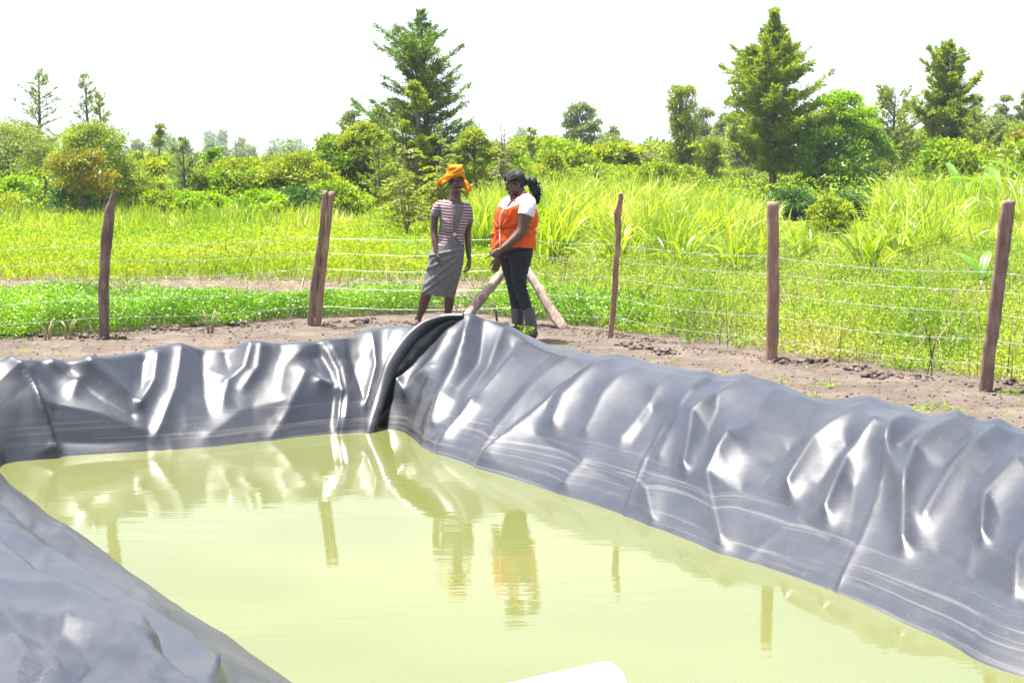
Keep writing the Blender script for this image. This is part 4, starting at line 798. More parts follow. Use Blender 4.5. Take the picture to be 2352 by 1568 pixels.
# cane grass stand
def canes(P, hs, rng, per=9, w=.034, lean=.28):
    n = len(P); k = per; Q = np.repeat(P, k, 0) + rng.normal(0, .05, (n * k, 3)) * [1, 1, 0]; H = np.repeat(hs, k) * rng.uniform(.55, 1.15, n * k)
    st0 = rng.uniform(0, .35, n * k) * H; Q[:, 2] += st0
    return ribbons(Q, rng.normal(0, lean, (n * k, 3)) + np.array([0, 0, 1]), H, w * rng.uniform(.6, 1.3, n * k), rng.uniform(.5, 2.2, n * k), 6, rng)
def k5(x, y, px, py, r):
    fr = 28.8 + 2.2 * vnoise(x * .8, y * 0, 41) + np.where(px > 1500, (px - 1500) * .004, 0)
    return (px > 1085) & (px < 1775) & (y > fr) & (y < 41) & (vnoise(x * 1.0, y * .9, 43) > .10)
P, px, py, rng = scatter(5600, (-1, 7), (28, 41), 7, k5); hs = .72 + .42 * vnoise(P[:, 0], P[:, 1], 44) - np.clip((px - 1500) / 275, 0, 1) * .35 - np.clip((1230 - px) / 150, 0, 1) * .1
V, F = canes(P, hs, rng, 8, .028, .24)
tag(mesh_np('cane_grass', V, F, M['cane']), 'tall arching cane grass stand behind the crooked thin post', None, None, 'stuff')
def k6(x, y, px, py, r): return (px > 2020) & (px < 2460) & (y > 31.5 + 1.2 * vnoise(x, y * 0, 46)) & (y < 44) & (vnoise(x * 1.0, y * .9, 45) > .2)
P, px, py, rng = scatter(2600, (5, 15), (30, 44), 8, k6)
V, F = canes(P, .8 + .5 * vnoise(P[:, 0], P[:, 1], 47), rng, 7)
tag(mesh_np('cane_grass', V, F, M['cane']), 'tall arching cane grass below the banana plants on the right', None, None, 'stuff')
def k6b(x, y, px, py, r): return (px > 1800) & (px < 2420) & (vnoise(x * 1.2, y * .9, 48) > .32)
P, px, py, rng = scatter(1500, (4, 11), (28.5, 33.5), 18, k6b)
V, F = canes(P, (.38 + .45 * vnoise(P[:, 0] * 1.3, P[:, 1], 49)) * np.where((px > 1810) & (px < 2000), .45, 1), rng, 7, .028, .34)
tag(mesh_np('cane_grass', V, F, M['cane']), 'lower row of cane grass between the straight post and the rightmost post', None, None, 'stuff')
CL = [(1412, 640, 500, 'cane clump right behind the crooked thin post'), (1560, 640, 500, 'cane clump standing free in front of the stand, between the crooked and the straight post'), (1690, 655, 520, 'cane clump just left of the straight sawn post'),
      (1745, 640, 535, 'cane clump touching the left side of the straight sawn post'), (1840, 620, 530, 'low cane clump just right of the straight sawn post'), (1995, 655, 520, 'cane clump left of the small banana plant, lower of its row'), (2065, 620, 490, 'tall cane clump midway between the straight and the rightmost post'),
      (2130, 600, 470, 'tall pale cane clump behind the small banana plant, on its left'), (1270, 640, 470, 'cane clump right behind the orange vested woman'), (2010, 600, 500, 'cane clump right of the small yellow green shrub'), (1930, 610, 540, 'low cane clump in front of the small yellow green shrub')]
for i, (x, b_, t_, lb) in enumerate(CL):
    rng = np.random.default_rng(300 + i); p, H = spot(x, b_, t_); n_ = 16; Q = p + rng.normal(0, .10, (n_, 3)) * [1, 1, 0]
    V, F = canes(Q, np.full(n_, H * 1.12), rng, 6, .036, .38); o = empty('cane_clump', p, lb, 'grass clump'); mesh_np('blades', V, F, M['cane'], o)
# bushes and low trees of the second row
wb = [leafy('woodland_bush', 'leafy bush in the second row, between the front bushes and the far skyline', 'bush', 400 + 60 * k, 480, 370, [60, 80, 50, 70][k], ['bush', 'olive', 'bushy', 'cyp'][k], 700 + k, 60 + 3 * k, 42, 260, .11, .5, .0, 1, .22, group='second row bushes') for k in range(4)]
wr = np.random.default_rng(88)
for i in range(126):
    px_ = wr.uniform(250, 1100) if i < 36 else wr.uniform(1200, 2400); Y_ = wr.uniform(52, 105); k = int(wr.integers(0, 4)); tp = wr.uniform(350, 398) if px_ < 1100 else (wr.uniform(318, 385) if px_ < 1650 else wr.uniform(290, 390))
    if i >= 108: px_ = wr.uniform(-520, -40) if i % 2 else wr.uniform(2400, 2900); Y_ = wr.uniform(46, 62)
    if 1640 < px_ < 2080: Y_ = max(Y_, 72.0); tp = max(tp, 375)
    p, H = spot(px_, 0, tp, Y_); h0 = spot(400 + 60 * k, 0, 370, 60 + 3 * k)[1]; s_ = H / h0
    copy_tree(wb[k], p, (s_ * wr.uniform(.8, 1.3), s_, s_), wr.uniform(0, 6.3))
# undergrowth joining the bushes
def k7(x, y, px, py, r): return (np.abs(x) < half(y) + 1) & ((px < 1080) | (y > 52)) & (vnoise(x * .35, y * .2, 51) > .2)
P, px, py, rng = scatter(9000, (-36, 36), (46.5, 100), 9, k7); n = len(P); hh = (.6 + .9 * vnoise(P[:, 0] * .4, P[:, 1] * .3, 52)) * np.interp(P[:, 1], [46, 75], [1, .75])
Q = np.repeat(P, 30, 0); m_ = len(Q); H_ = np.repeat(hh, 30); Q = Q + rng.normal(0, .24, (m_, 3)) * [1, 1, 0] + np.stack([0 * H_, 0 * H_, H_ * rng.uniform(.1, 1, m_)], -1)
k = rng.uniform(.07, .13, m_); V, F = leafquads(Q, rng.normal(0, 1, (m_, 3)), k, k * .55, rng)
tag(mesh_np('undergrowth', V, F, M['bush']), 'leafy undergrowth filling the ground between the bushes and trees', None, None, 'stuff')
def k8(x, y, px, py, r): return (np.abs(x) < half(y) + 4)
P, px, py, rng = scatter(7000, (-110, 110), (110, 420), 10, k8); n = len(P); hh = .5 + 1.6 * vnoise(P[:, 0] * .06, P[:, 1] * .05, 62)
Q = np.repeat(P, 30, 0); m_ = len(Q); H_ = np.repeat(hh, 30); Q = Q + rng.normal(0, .8, (m_, 3)) * [1, 1, 0] + np.stack([0 * H_, 0 * H_, H_ * rng.uniform(.0, 1, m_)], -1)
k = rng.uniform(.22, .42, m_); V, F = leafquads(Q, rng.normal(0, 1, (m_, 3)), k, k * .6, rng)
tag(mesh_np('far_woods', V, F, M['olive']), 'hazy far woods beyond the first trees', None, None, 'stuff')

# ---------------------------------------------------------------- banana plants
def banana(px, base, Y, leaves, label, seed, H=1.6, st_r=.06):
    rng = np.random.default_rng(seed); p = ground_pt(px, base) if Y is None else np.array([(px - CX) / FPX * Y, Y, 0.0]); t = empty('banana_plant', p, label, 'banana plant'); leaves = [(a, b, c, d * .78) for a, b, c, d in leaves]
    mb = MB(); mb.tube([p, p + [0.01, 0, H * .25], p + [0, 0, H * .5]], [st_r, st_r * .85, st_r * .6], 8); mb.build('stem', M['twig'], t)
    for (az, el, Ln, W) in leaves:
        a_, e_ = math.radians(az), math.radians(el); d = np.array([math.cos(a_) * math.cos(e_), math.sin(a_) * math.cos(e_), math.sin(e_)]); pt = [p + [0, 0, H * .46]]; ns = 12
        for k in range(ns): d = nrmz(d + np.array([0, 0, -.11])); pt.append(pt[-1] + d * Ln / ns)
        pt = np.array(pt); T = nrmz(np.gradient(pt, axis=0)); Sd = nrmz(np.cross(T, [0, 0, 1.])); Up = np.cross(Sd, T); tt = np.linspace(0, 1, ns + 1); w = W * np.clip(np.sin(np.pi * np.clip(tt * .95 + .03, 0, 1)) ** .55, .06, 1) * (tt > .12) + .012
        rag = 1 + rng.normal(0, .08, ns + 1)
        cols = [pt - Sd * (w * rag)[:, None] / 2 + Up * (w * .13)[:, None], pt - Sd * w[:, None] / 4 + Up * (w * .11)[:, None], pt, pt + Sd * w[:, None] / 4 + Up * (w * .11)[:, None], pt + Sd * (w * rag)[:, None] / 2 + Up * (w * .13)[:, None]]
        V = np.stack(cols, 1).reshape(-1, 3); i, j = np.meshgrid(np.arange(ns), np.arange(4), indexing='ij'); F = np.stack([i * 5 + j, i * 5 + j + 1, (i + 1) * 5 + j + 1, (i + 1) * 5 + j], -1).reshape(-1, 4)
        mesh_np('leaf', V, F, M['ban'], t, True)
    return t
banana(2252, 705, None, [(120, 62, .62, .15), (60, 70, .5, .14), (185, 20, .42, .15), (10, 35, .40, .15), (200, -8, .48, .14), (75, 45, .5, .13)], 'small young banana plant left of the rightmost post', 401, .62, .035)
banana(2200, 560, 40, [(160, 50, 1.2, .32), (20, 55, 1.3, .32), (100, 70, 1.1, .3), (-20, 25, 1.1, .3), (200, 20, 1.1, .3), (60, 40, 1.2, .3)], 'large banana plant, left one of the group at the right edge', 402, 1.5)
banana(2290, 560, 38, [(170, 48, 1.4, .34), (10, 45, 1.5, .36), (90, 60, 1.2, .3), (-30, 30, 1.2, .3), (140, 28, 1.3, .32), (215, 15, 1.2, .3)], 'large banana plant behind the top of the rightmost post', 403, 1.75)
banana(2370, 560, 37, [(175, 42, 1.6, .36), (150, 60, 1.4, .34), (60, 60, 1.3, .3), (190, 20, 1.5, .34), (230, 30, 1.2, .3)], 'large banana plant cut off by the right edge', 404, 1.9)
banana(2130, 560, 42, [(150, 35, 1.1, .28), (30, 40, 1.0, .28), (90, 60, .9, .26), (190, 15, .9, .26)], 'darker low banana plant deepest in the group on the right', 405, 1.2)

# ---------------------------------------------------------------- fence
fence = empty('barbed_wire_fence', A2, 'barbed wire fence on rough wooden posts with a braced corner, behind the pond', 'fence')
def slab(rows, Y, mat, depth, seed, split=None, label=None, name='post'):
    """rough post from rows of (y, left x, right x)"""
    rng = np.random.default_rng(seed); rows = sorted(rows, key=lambda r: -r[0]); Rr = catmull(np.array(rows, float), 6); V = []
    n = 14
    for k, (y, a, b_) in enumerate(Rr):
        c = atY((a + b_) / 2, y, Y); hw = (b_ - a) / 2 * mpx(Y); dp = depth * (hw / .06) ** .4 * .5
        an = np.linspace(0, 2 * np.pi, n, endpoint=False); sq = (np.abs(np.cos(an)) ** 4 + np.abs(np.sin(an)) ** 4) ** -.25
        rr = sq * (1 + .05 * rng.normal(size=n) * .5)
        V.append(np.stack([c[0] + hw * rr * np.cos(an) + rng.normal(0, .002), c[1] + dp * rr * np.sin(an), c[2] + 0 * an], -1))
    V = [V[0] * 1.0 - [0, 0, .25]] + V + [V[-1].mean(0) + (V[-1] - V[-1].mean(0)) * .05 + [0, 0, .004]]
    m = len(V); i, j = np.meshgrid(np.arange(m - 1), np.arange(n), indexing='ij'); j2 = (j + 1) % n
    F = np.stack([i * n + j, i * n + j2, (i + 1) * n + j2, (i + 1) * n + j], -1).reshape(-1, 4)
    o = mesh_np(name, np.concatenate(V), F, M[mat], fence, True)
    if label: o['label'] = label
    return o
def baseY(px, py): return float(at(px, py, .03)[1])
Y1, Y2, Y4, Y5, Y6 = baseY(240, 772), baseY(722, 742), baseY(1403, 770), baseY(1772, 825), baseY(2268, 890)
YC = 18.75
slab([(431, 262, 264), (440, 257, 264), (462, 250, 264), (486, 241, 263), (546, 232, 259), (611, 229, 252), (682, 225, 250), (774, 229, 251)], Y1, 'w_dark', .07, 1, label='dark rough post with a long pointed top')
slab([(438, 742, 754), (546, 730, 743), (655, 713, 729), (744, 706, 721)], Y2, 'w_brown', .08, 2, label='left slab of the leaning double post')
slab([(440, 755, 769), (546, 744, 757), (655, 730, 746), (743, 722, 738)], Y2 + .01, 'w_tan', .07, 3, label='right slab of the leaning double post')
slab([(444, 1421, 1432), (470, 1417, 1430), (486, 1410, 1428), (504, 1411, 1427), (558, 1413, 1426), (625, 1407, 1421), (700, 1403, 1416), (772, 1396, 1409)], Y4, 'w_tan', .045, 4, label='thin crooked branch post')
slab([(464, 1762, 1788), (560, 1762, 1789), (700, 1761, 1789), (826, 1758, 1785)], Y5, 'w_tan', .09, 5, label='straight sawn reddish post')
slab([(461, 2301, 2332), (530, 2292, 2324), (595, 2285, 2316), (650, 2279, 2309), (744, 2266, 2297), (800, 2258, 2288), (892, 2250, 2280)], Y6, 'w_brown', .06, 6, label='broad dark post leaning to the right')
slab([(452, 1181, 1203), (560, 1180, 1203), (738, 1180, 1204)], YC, 'w_brown', .1, 7, label='corner post hidden behind the woman in orange')
def brace(p0, p1, Y0, Y1_, r0, r1, seed, label):
    rng = np.random.default_rng(seed); a = atY(*p0, Y0); b_ = atY(*p1, Y1_); n = 18; k = 16; tt = np.linspace(0, 1, n)
    P = a + (b_ - a) * tt[:, None] + np.stack([.005 * np.sin(tt * 9 + seed), 0 * tt, .005 * np.sin(tt * 7)], -1); mb = MB()
    jit = [1 + .16 * rng.normal(size=k) for _ in range(n)]; jit = np.array(jit); jit[1:] = .6 * jit[1:] + .4 * jit[:-1]
    P[0] += (a - b_) * .06; mb.tube(P, np.linspace(r0, r1, n), k, jit=jit); o = mb.build('brace', M['w_pale'], fence); o['label'] = label
    kn = MB()
    for q in range(3):
        c = P[rng.integers(4, n - 3)]; d = nrmz(rng.normal(size=3) + np.array([1, -1, 0])); kn.tube([c, c + d * .10, c + d * .17 + [0, 0, .01]], [.014, .009, .004], 5)
    kn.build('stub', M['w_pale'], o)
brace((1058, 745), (1172, 602), 18.15, 18.6, .056, .046, 1, 'brace log leaning from the left, its foot behind the liner')
brace((1294, 757), (1206, 610), 18.2, 18.65, .055, .044, 2, 'brace log with peeling bark leaning from the right')
wires = [(.905, 0), (.755, 1), (.58, 2), (.375, 3), (.18, 4)]
PA = [at(240, 772, 0), at(722, 742, 0), np.array([(1192 - CX) / FPX * YC, YC, 0]), at(1403, 770, 0), at(1772, 825, 0), at(2268, 890, 0)]
PA = [PA[0] + (PA[0] - PA[1]) * 1.6] + PA + [PA[-1] + (PA[-1] - PA[-2]) * 1.3]
for z, k in wires:
    rng = np.random.default_rng(500 + k); mb = MB()
    for i in range(len(PA) - 1):
        a, b_ = PA[i] + [0, .05, z], PA[i + 1] + [0, .05, z]; n = 40; tt = np.linspace(0, 1, n + 1); sag = .02 + .02 * rng.uniform()
        if i == 2 and k == 2: sag = .035
        pts = a + (b_ - a) * tt[:, None]; pts[:, 2] += -sag * np.sin(np.pi * tt) + .002 * np.sin(tt * 37 + k) + rng.normal(0, .001, n + 1) * (tt > 0) * (tt < 1)
        mb.tube(pts, .0020, 4, cap=False)
        Ln = np.linalg.norm(b_ - a); nb = int(Ln / .14)
        for q in range(nb):
            c = a + (b_ - a) * ((q + .5) / nb); c[2] = np.interp((q + .5) / nb, tt, pts[:, 2]); d = nrmz(rng.normal(size=3)) * .016
            mb.tube([c - d, c + d], .0017, 3, cap=False)
    mb.build('barbed_wire', M['wire'], fence)

# ---------------------------------------------------------------- small things on the soil
clod = MB(); rng = np.random.default_rng(900)
def lump(c, r):
    th = np.linspace(.05, np.pi - .05, 6); a = np.linspace(0, 2 * np.pi, 8, endpoint=False)
    V = np.stack([np.outer(np.sin(th), np.cos(a)), np.outer(np.sin(th), np.sin(a)), np.outer(np.cos(th), np.ones(8)) * .7], -1).reshape(-1, 3); V = V * (1 + .28 * rng.normal(size=(48, 1))) * r
    i, j = np.meshgrid(np.arange(5), np.arange(8), indexing='ij'); j2 = (j + 1) % 8; clod.add(V + c, np.stack([i * 8 + j, (i + 1) * 8 + j, (i + 1) * 8 + j2, i * 8 + j2], -1).reshape(-1, 4))
for i in range(900):
    s = rng.integers(0, len(PA) - 1); t_ = rng.uniform(); c = PA[s] + (PA[s + 1] - PA[s]) * t_; n2 = np.array([rng.normal(0, .03), -abs(rng.normal(0, .28)) + .12, 0]); c = c + n2; c[2] = zat(c[0], c[1]) + .005
    big = vnoise(np.array([c[0] * 2.2]), np.array([c[1] * 2.2]), 71)[0]; lump(c, rng.uniform(.008, .03) * (.5 + 1.6 * max(0, big - .35) * (rng.uniform() < .8)))
for (x, y, n_) in [(70, 771, 26), (30, 776, 14), (190, 775, 14), (265, 777, 16), (545, 748, 18), (400, 758, 14), (830, 742, 14), (1445, 798, 16), (1490, 806, 10), (1790, 834, 12), (1875, 835, 14), (1975, 848, 10), (2010, 868, 10), (1530, 812, 10), (2310, 888, 8), (470, 752, 10)]:
    for q in range(n_): c = at(x + rng.normal(0, 16), y + rng.normal(0, 3), 0); c[2] = zat(c[0], c[1]) + rng.uniform(0, .03); lump(c, rng.uniform(.012, .04))
for i in range(2600):
    c = at(rng.uniform(-20, 2400), rng.uniform(745, 1000), 0)
    if fence_side(c[0], c[1]) > .1 or inpoly(np.array([c[0]]), np.array([c[1]]), rp)[0]: continue
    c[2] = zat(c[0], c[1]) + .003; lump(c, rng.uniform(.004, .016))
tag(clod.build('soil_clods', M['clod'], None, False), 'dark crumbly soil clods along the bank', None, None, 'stuff')
# seedlings on the bank
LV, LF, n0 = [], [], 0
for i in range(90):
    c = at(rng.uniform(0, 2352), rng.uniform(750, 990), 0)
    if fence_side(c[0], c[1]) > .1 or inpoly(np.array([c[0]]), np.array([c[1]]), rp)[0]: continue
    c[2] = zat(c[0], c[1]); k = rng.integers(5, 16); V, F = ribbons(c + rng.normal(0, .02, (k, 3)) * [1, 1, 0], rng.normal(0, .8, (k, 3)) + [0, 0, .6], rng.uniform(.03, .10, k), .008, 1.2, 3, rng); LV.append(V); LF.append(F + n0); n0 += len(V)
for (x, y) in [(2130, 940), (2150, 945), (2320, 905), (1905, 885), (1595, 872)]:
    c = at(x, y, 0); c[2] = zat(c[0], c[1]); k = 40; V, F = ribbons(c + rng.normal(0, .05, (k, 3)) * [1.6, 1, 0], rng.normal(0, .9, (k, 3)) + [0, 0, .6], rng.uniform(.04, .12, k), .010, 1.2, 3, rng); LV.append(V); LF.append(F + n0); n0 += len(V)
tag(mesh_np('soil_weeds', np.concatenate(LV), np.concatenate(LF), M['weed']), 'sparse seedlings sprouting from the bank soil', None, None, 'stuff')
# cut stalk stubs by the fence
for (x, b_, t_, lb) in [(110, 782, 738, 'dry maize stub at the far left of the bank edge'), (155, 778, 728, 'thin bent dry stub right of the far left one'), (483, 768, 708, 'forked pale stub between the pointed and the double post')]:
    p = at(x, b_, 0); H = (b_ - t_) * mpx(p[1]); mb = MB()
    for q in range(4): d = rng.normal(0, .16, 2); mb.tube([p + [d[0] * .1, 0, 0], p + [d[0] * H * .7, d[1] * H * .3, H * .6], p + [d[0] * H * 1.6, d[1] * H, H * rng.uniform(.75, 1.05)]], [.012, .009, .003], 5)
    tag(mb.build('dry_stub', M['dry']), lb, 'plant stub')
p = at(1142, 742, 0); mb = MB(); mb.tube([p, atY(1139, 715, p[1]), atY(1134, 688, p[1])], [.014, .012, .010], 7)
mb.tube([atY(1137, 705, p[1]), atY(1122, 697, p[1]), atY(1108, 690, p[1])], [.006, .005, .003], 5)
tag(mb.build('green_stake', noisemat('green_stick', [(.3, (.06, .07, .02)), (.7, (.12, .13, .04))], 20)), 'short greenish stick stuck in the soil between the two women', 'stick')
# leafy weed at the boots
p = at(1196, 778, .06); rng = np.random.default_rng(33); t = empty('leafy_weed', p, 'small leafy green weed beside the rubber boots', 'weed'); mb = MB(); LV, LF, n0 = [], [], 0
for q in range(7):
    d = rng.normal(0, .30, 2); e = p + [d[0] * .20, d[1] * .15, rng.uniform(.06, .13)]; mb.tube([p, (p + e) / 2 + [0, 0, .02], e], [.004, .003, .002], 4)
    q_ = p + (e - p) * rng.uniform(.4, 1.05, (14, 1)); V, F = leafquads(q_, rng.normal(0, 1, (14, 3)) * [1, 1, .4], .042, .030, rng); LV.append(V); LF.append(F + n0); n0 += len(V)
mb.build('stem', M['alf'], t); mesh_np('leaves', np.concatenate(LV), np.concatenate(LF), M['green'], t)
# purple flower
p = at(1465, 710, .0); p[2] = .0; fl = MB(); c = atY(1465, 680, p[1]); fl.ell(c, (.022, .015, .02)); fl.ell(c + [.014, 0, .012], (.014, .01, .014))
t = empty('purple_flower', p, 'single purple flower among the weeds right of the crooked thin post', 'flower')
fl.build('petals', noisemat('purple_petals', [(.3, (.10, .01, .16)), (.7, (.22, .03, .3))], 30), t); mb = MB(); mb.tube([p, c], .004, 5); mb.build('stem', M['alf'], t)
# white pipe
wp = noisemat('white_plastic', [(.3, (.78, .78, .76)), (.7, (.84, .84, .82))], 6, rough=.35)
c1 = atY(1398, 1583, 5.35); dr = nrmz(np.array([-.74, -.66, .03])); nrad = .088
t = empty('white_pipe', c1, 'wide white plastic pipe resting on the near bank over the water', 'pipe')
mb = MB(); n = 40; a_ = np.linspace(0, 2 * np.pi, n, endpoint=False); A = nrmz(np.cross(dr, [0, 0, 1.])); B = np.cross(A, dr)
rings = []
for (s, r) in [(.25, nrad - .006), (0, nrad - .006), (-.0005, nrad - .0055), (-.0005, nrad - .001), (.001, nrad), (.5, nrad), (1.0, nrad), (2.0, nrad)]:
    rings.append(c1 + dr * s + r * (np.cos(a_)[:, None] * A + np.sin(a_)[:, None] * B))
i, j = np.meshgrid(np.arange(len(rings) - 1), np.arange(n), indexing='ij'); j2 = (j + 1) % n
mb.add(np.concatenate(rings), np.stack([i * n + j, i * n + j2, (i + 1) * n + j2, (i + 1) * n + j], -1).reshape(-1, 4)); mb.build('pipe_wall', wp, t)

# ---------------------------------------------------------------- people
from mathutils.bvhtree import BVHTree
def crop(cx, cy): return (1200 + cx / 2.529) * .77778, (440 + cy / 2.529) * .77778
def remesh(mb, voxel, it=4, fac=.5):
    V = np.concatenate(mb.V); F = np.concatenate(mb.F); me = bpy.data.meshes.new("tmp"); me.from_pydata(V.tolist(), [], F.tolist()); o = bpy.data.objects.new("tmp", me); C.objects.link(o)
    m = o.modifiers.new("r", 'REMESH'); m.mode = 'VOXEL'; m.voxel_size = voxel; m.adaptivity = 0
    s = o.modifiers.new("s", 'SMOOTH'); s.factor = fac; s.iterations = it
    e = o.evaluated_get(bpy.context.evaluated_depsgraph_get()); em = e.to_mesh()
    V = np.empty(len(em.vertices) * 3, np.float32); em.vertices.foreach_get("co", V); V = V.reshape(-1, 3).astype(float)
    Nn = np.empty(len(em.vertices) * 3, np.float32); em.vertices.foreach_get("normal", Nn); Nn = Nn.reshape(-1, 3).astype(float)
    F = np.array([tuple(p.vertices) if len(p.vertices) == 4 else tuple(p.vertices) + (p.vertices[-1],) for p in em.polygons], int); e.to_mesh_clear(); bpy.data.objects.remove(o)
    return V, F, Nn
def topx(P, C0=None):
    px, py = proj(P); return (px / .77778 - 1200) * 2.529, (py / .77778 - 440) * 2.529
def finish(name, V, F, mats, parent, idx=None, drop=None):
    if drop is not None: F = F[~drop]; idx = idx[~drop] if idx is not None else None
    u, inv = np.unique(F, return_inverse=True); o = mesh_np(name, V[u], inv.reshape(-1, 4), mats, parent, True)
    if idx is not None and len(o.data.polygons) == len(F): o.data.polygons.foreach_set("material_index", idx.astype(np.int32))
    return o
def rotm(yaw, pitch, roll=0):
    return np.array(Matrix.Rotation(math.radians(yaw), 3, 'Z') @ Matrix.Rotation(math.radians(pitch), 3, 'X') @ Matrix.Rotation(math.radians(roll), 3, 'Y'))
def head(mb, c, R, s=1.0, jaw=1.0):
    def E(p, r): mb.ell(c + R @ (np.array(p) * s), np.array(r) * s, R)
    def T(ps, r): mb.tube([c + R @ (np.array(p) * s) for p in ps], np.array(r) * s, 8)
    E((0, .015, .035), (.073, .092, .086)); E((0, -.026, -.015), (.062 * jaw, .060, .084)); E((0, -.040, -.072), (.046 * jaw, .045, .034)); E((0, -.076, -.098), (.020, .015, .016))
    T([(0, -.083, .020), (0, -.097, -.010), (0, -.106, -.026)], [.007, .010, .014]); E((.013, -.094, -.030), (.011, .010, .009)); E((-.013, -.094, -.030), (.011, .010, .009))
    T([(-.045, -.070, .030), (-.02, -.084, .034), (.02, -.084, .034), (.045, -.070, .030)], [.007, .009, .009, .007])
    T([(-.026, -.080, -.058), (-.008, -.094, -.054), (.008, -.094, -.054), (.026, -.080, -.058)], [.004, .009, .009, .004]); T([(-.024, -.080, -.066), (0, -.092, -.070), (.024, -.080, -.066)], [.004, .010, .004])
    for q in (-1, 1): E((.038 * q * jaw, -.060, -.026), (.024, .022, .026)); E((.073 * q, .012, -.008), (.011, .020, .031)); E((.031 * q, -.0765, .009), (.015, .010, .009))
def head_ids(V, F, c, R, s=1.0, teeth=False):
    f = V[F].mean(1); L_ = (f - c) @ R / s; idx = np.zeros(len(F), int); fr = L_[:, 1] < -.06
    for q in (-1, 1):
        e = np.hypot((L_[:, 0] - .031 * q) / .0145, (L_[:, 2] - .009) / .0065); idx[(e < 1) & fr] = 1
        e2 = np.hypot((L_[:, 0] - .031 * q - .002), (L_[:, 2] - .009)); idx[(e2 < .0072) & fr & (e < 1.1)] = 2
        b = np.hypot((L_[:, 0] - .032 * q) / .022, (L_[:, 2] - .034) / .0042); idx[(b < 1) & fr] = 2
    l_ = np.hypot(L_[:, 0] / .027, (L_[:, 2] + .062) / .016); idx[(l_ < 1) & fr] = 3
    if teeth: l_ = np.hypot(L_[:, 0] / .015, (L_[:, 2] + .0605) / .0045); idx[(l_ < 1) & fr] = 4
    return idx
def hand(mb, w, d, s, n, size=1.0, curl=(.35, .5, .4), idxcurl=None, thumb=.7):
    """w wrist, d finger direction, s towards the thumb, n towards the palm"""
    d = nrmz(np.array(d, float)); s = np.array(s, float); s = nrmz(s - d * (s @ d)); n0 = np.cross(d, s); n = n0 if n0 @ np.array(n, float) > 0 else -n0; k = size
    mb.tube([w - d * .02 * k, w + d * .01 * k, w + d * .045 * k, w + d * .085 * k], np.array([.025, .028, .038, .039]) * k, 12, side=s, flat=[.75, .7, .48, .38])
    mb.ell(w + d * .035 * k + s * .020 * k + n * .006 * k, np.array([.018, .018, .018]) * k)
    for i, (off, ln) in enumerate([(.030, .95), (.010, 1.06), (-.010, 1.0), (-.029, .80)]):
        cc = idxcurl if (i == 0 and idxcurl is not None) else [c * (1 + .12 * i) for c in curl]; p = w + d * .084 * k + s * off * k; a = 0; pts = [p - d * .02 * k, p]
        for L_, c in zip((.042, .027, .022), cc):
            a += c; dd = d * math.cos(a) + n * math.sin(a) + s * (.10 * off / .03) * .6; pts.append(pts[-1] + nrmz(dd) * L_ * ln * k)
        mb.tube(pts, np.array([.0090, .0092, .0086, .0080, .0062]) * k, 8)
    p = w + d * .025 * k + s * .026 * k; t1 = nrmz(d * .75 + s * thumb + n * .25); t2 = nrmz(d * .95 + s * thumb * .3 + n * .45)
    mb.tube([p - t1 * .01 * k, p + t1 * .032 * k, p + t1 * .032 * k + t2 * .03 * k, p + t1 * .032 * k + t2 * .054 * k], np.array([.013, .012, .0105, .0075]) * k, 8)
skin1 = noisemat('deep_brown_skin', [(.3, (.060, .025, .015)), (.7, (.094, .041, .025))], 14, rough=.42, spec=.5)
skin2 = noisemat('warm_brown_skin', [(.3, (.068, .029, .019)), (.7, (.104, .047, .032))], 14, rough=.42, spec=.5)
def flat(name, c, rough=.6, spec=.4): return noisemat(name, [(.3, tuple(x * .92 for x in c)), (.7, c)], 12, rough=rough, spec=spec)
eyew, dark, lip, tooth = flat('eye_white', (.22, .20, .18), .3), flat('dark_iris_and_brow', (.006, .005, .005), .4), flat('lips', (.085, .032, .030), .35), flat('teeth', (.55, .50, .44), .3)
grey = noisemat('heather_grey_jersey', [(.35, (.045, .044, .048)), (.5, (.115, .112, .115)), (.68, (.22, .21, .205))], 150, 3, rough=.9, stretch=(.6, .6, 1.8), bump=.2, bdist=.004)
def stripes():
    m, n, l, b = nodes('crimson_and_white_stripes'); tc = N(n, "TexCoord"); sx = N(n, "SeparateXYZ"); l.new(tc.outputs['Object'], sx.inputs[0])
    a = N(n, "Math", operation='MULTIPLY_ADD'); a.inputs[1].default_value = .10; l.new(sx.outputs['X'], a.inputs[0]); l.new(sx.outputs['Z'], a.inputs[2])
    k = N(n, "Math", operation='MULTIPLY'); k.inputs[1].default_value = 1 / .030; l.new(a.outputs[0], k.inputs[0]); f = N(n, "Math", operation='FRACT'); l.new(k.outputs[0], f.inputs[0])
    r = ramp(n, [(.0, (.36, .34, .335)), (.46, (.36, .34, .335)), (.56, (.125, .008, .026)), (1, (.125, .008, .026))]); l.new(f.outputs[0], r.inputs[0]); l.new(r.outputs[0], b.inputs['Base Color']); b.inputs['Roughness'].default_value = .9
    return m
stripe = stripes(); orange = noisemat('orange_vest_cloth', [(.3, (.56, .070, .003)), (.7, (.68, .092, .004))], 8, rough=.7, bump=.15, bdist=.01, bscale=14, spec=.25)
yellow = noisemat('amber_scarf_cloth', [(.3, (.52, .17, .004)), (.7, (.68, .25, .008))], 12, rough=.8, spec=.2); white = flat('white_cotton', (.62, .61, .64), .85, .2)
navy = noisemat('dark_stretch_denim', [(.3, (.006, .007, .011)), (.7, (.014, .016, .023))], 60, rough=.7, spec=.3); rubber = noisemat('grey_black_rubber', [(.3, (.036, .037, .040)), (.7, (.058, .059, .060))], 6, rough=.36, spec=.6)
hairm = noisemat('black_hair', [(.3, (.004, .004, .005)), (.7, (.011, .010, .012))], 60, rough=.5, spec=.35, bump=.6, bdist=.01, bscale=160); redt = flat('red_trim', (.42, .02, .015), .7)

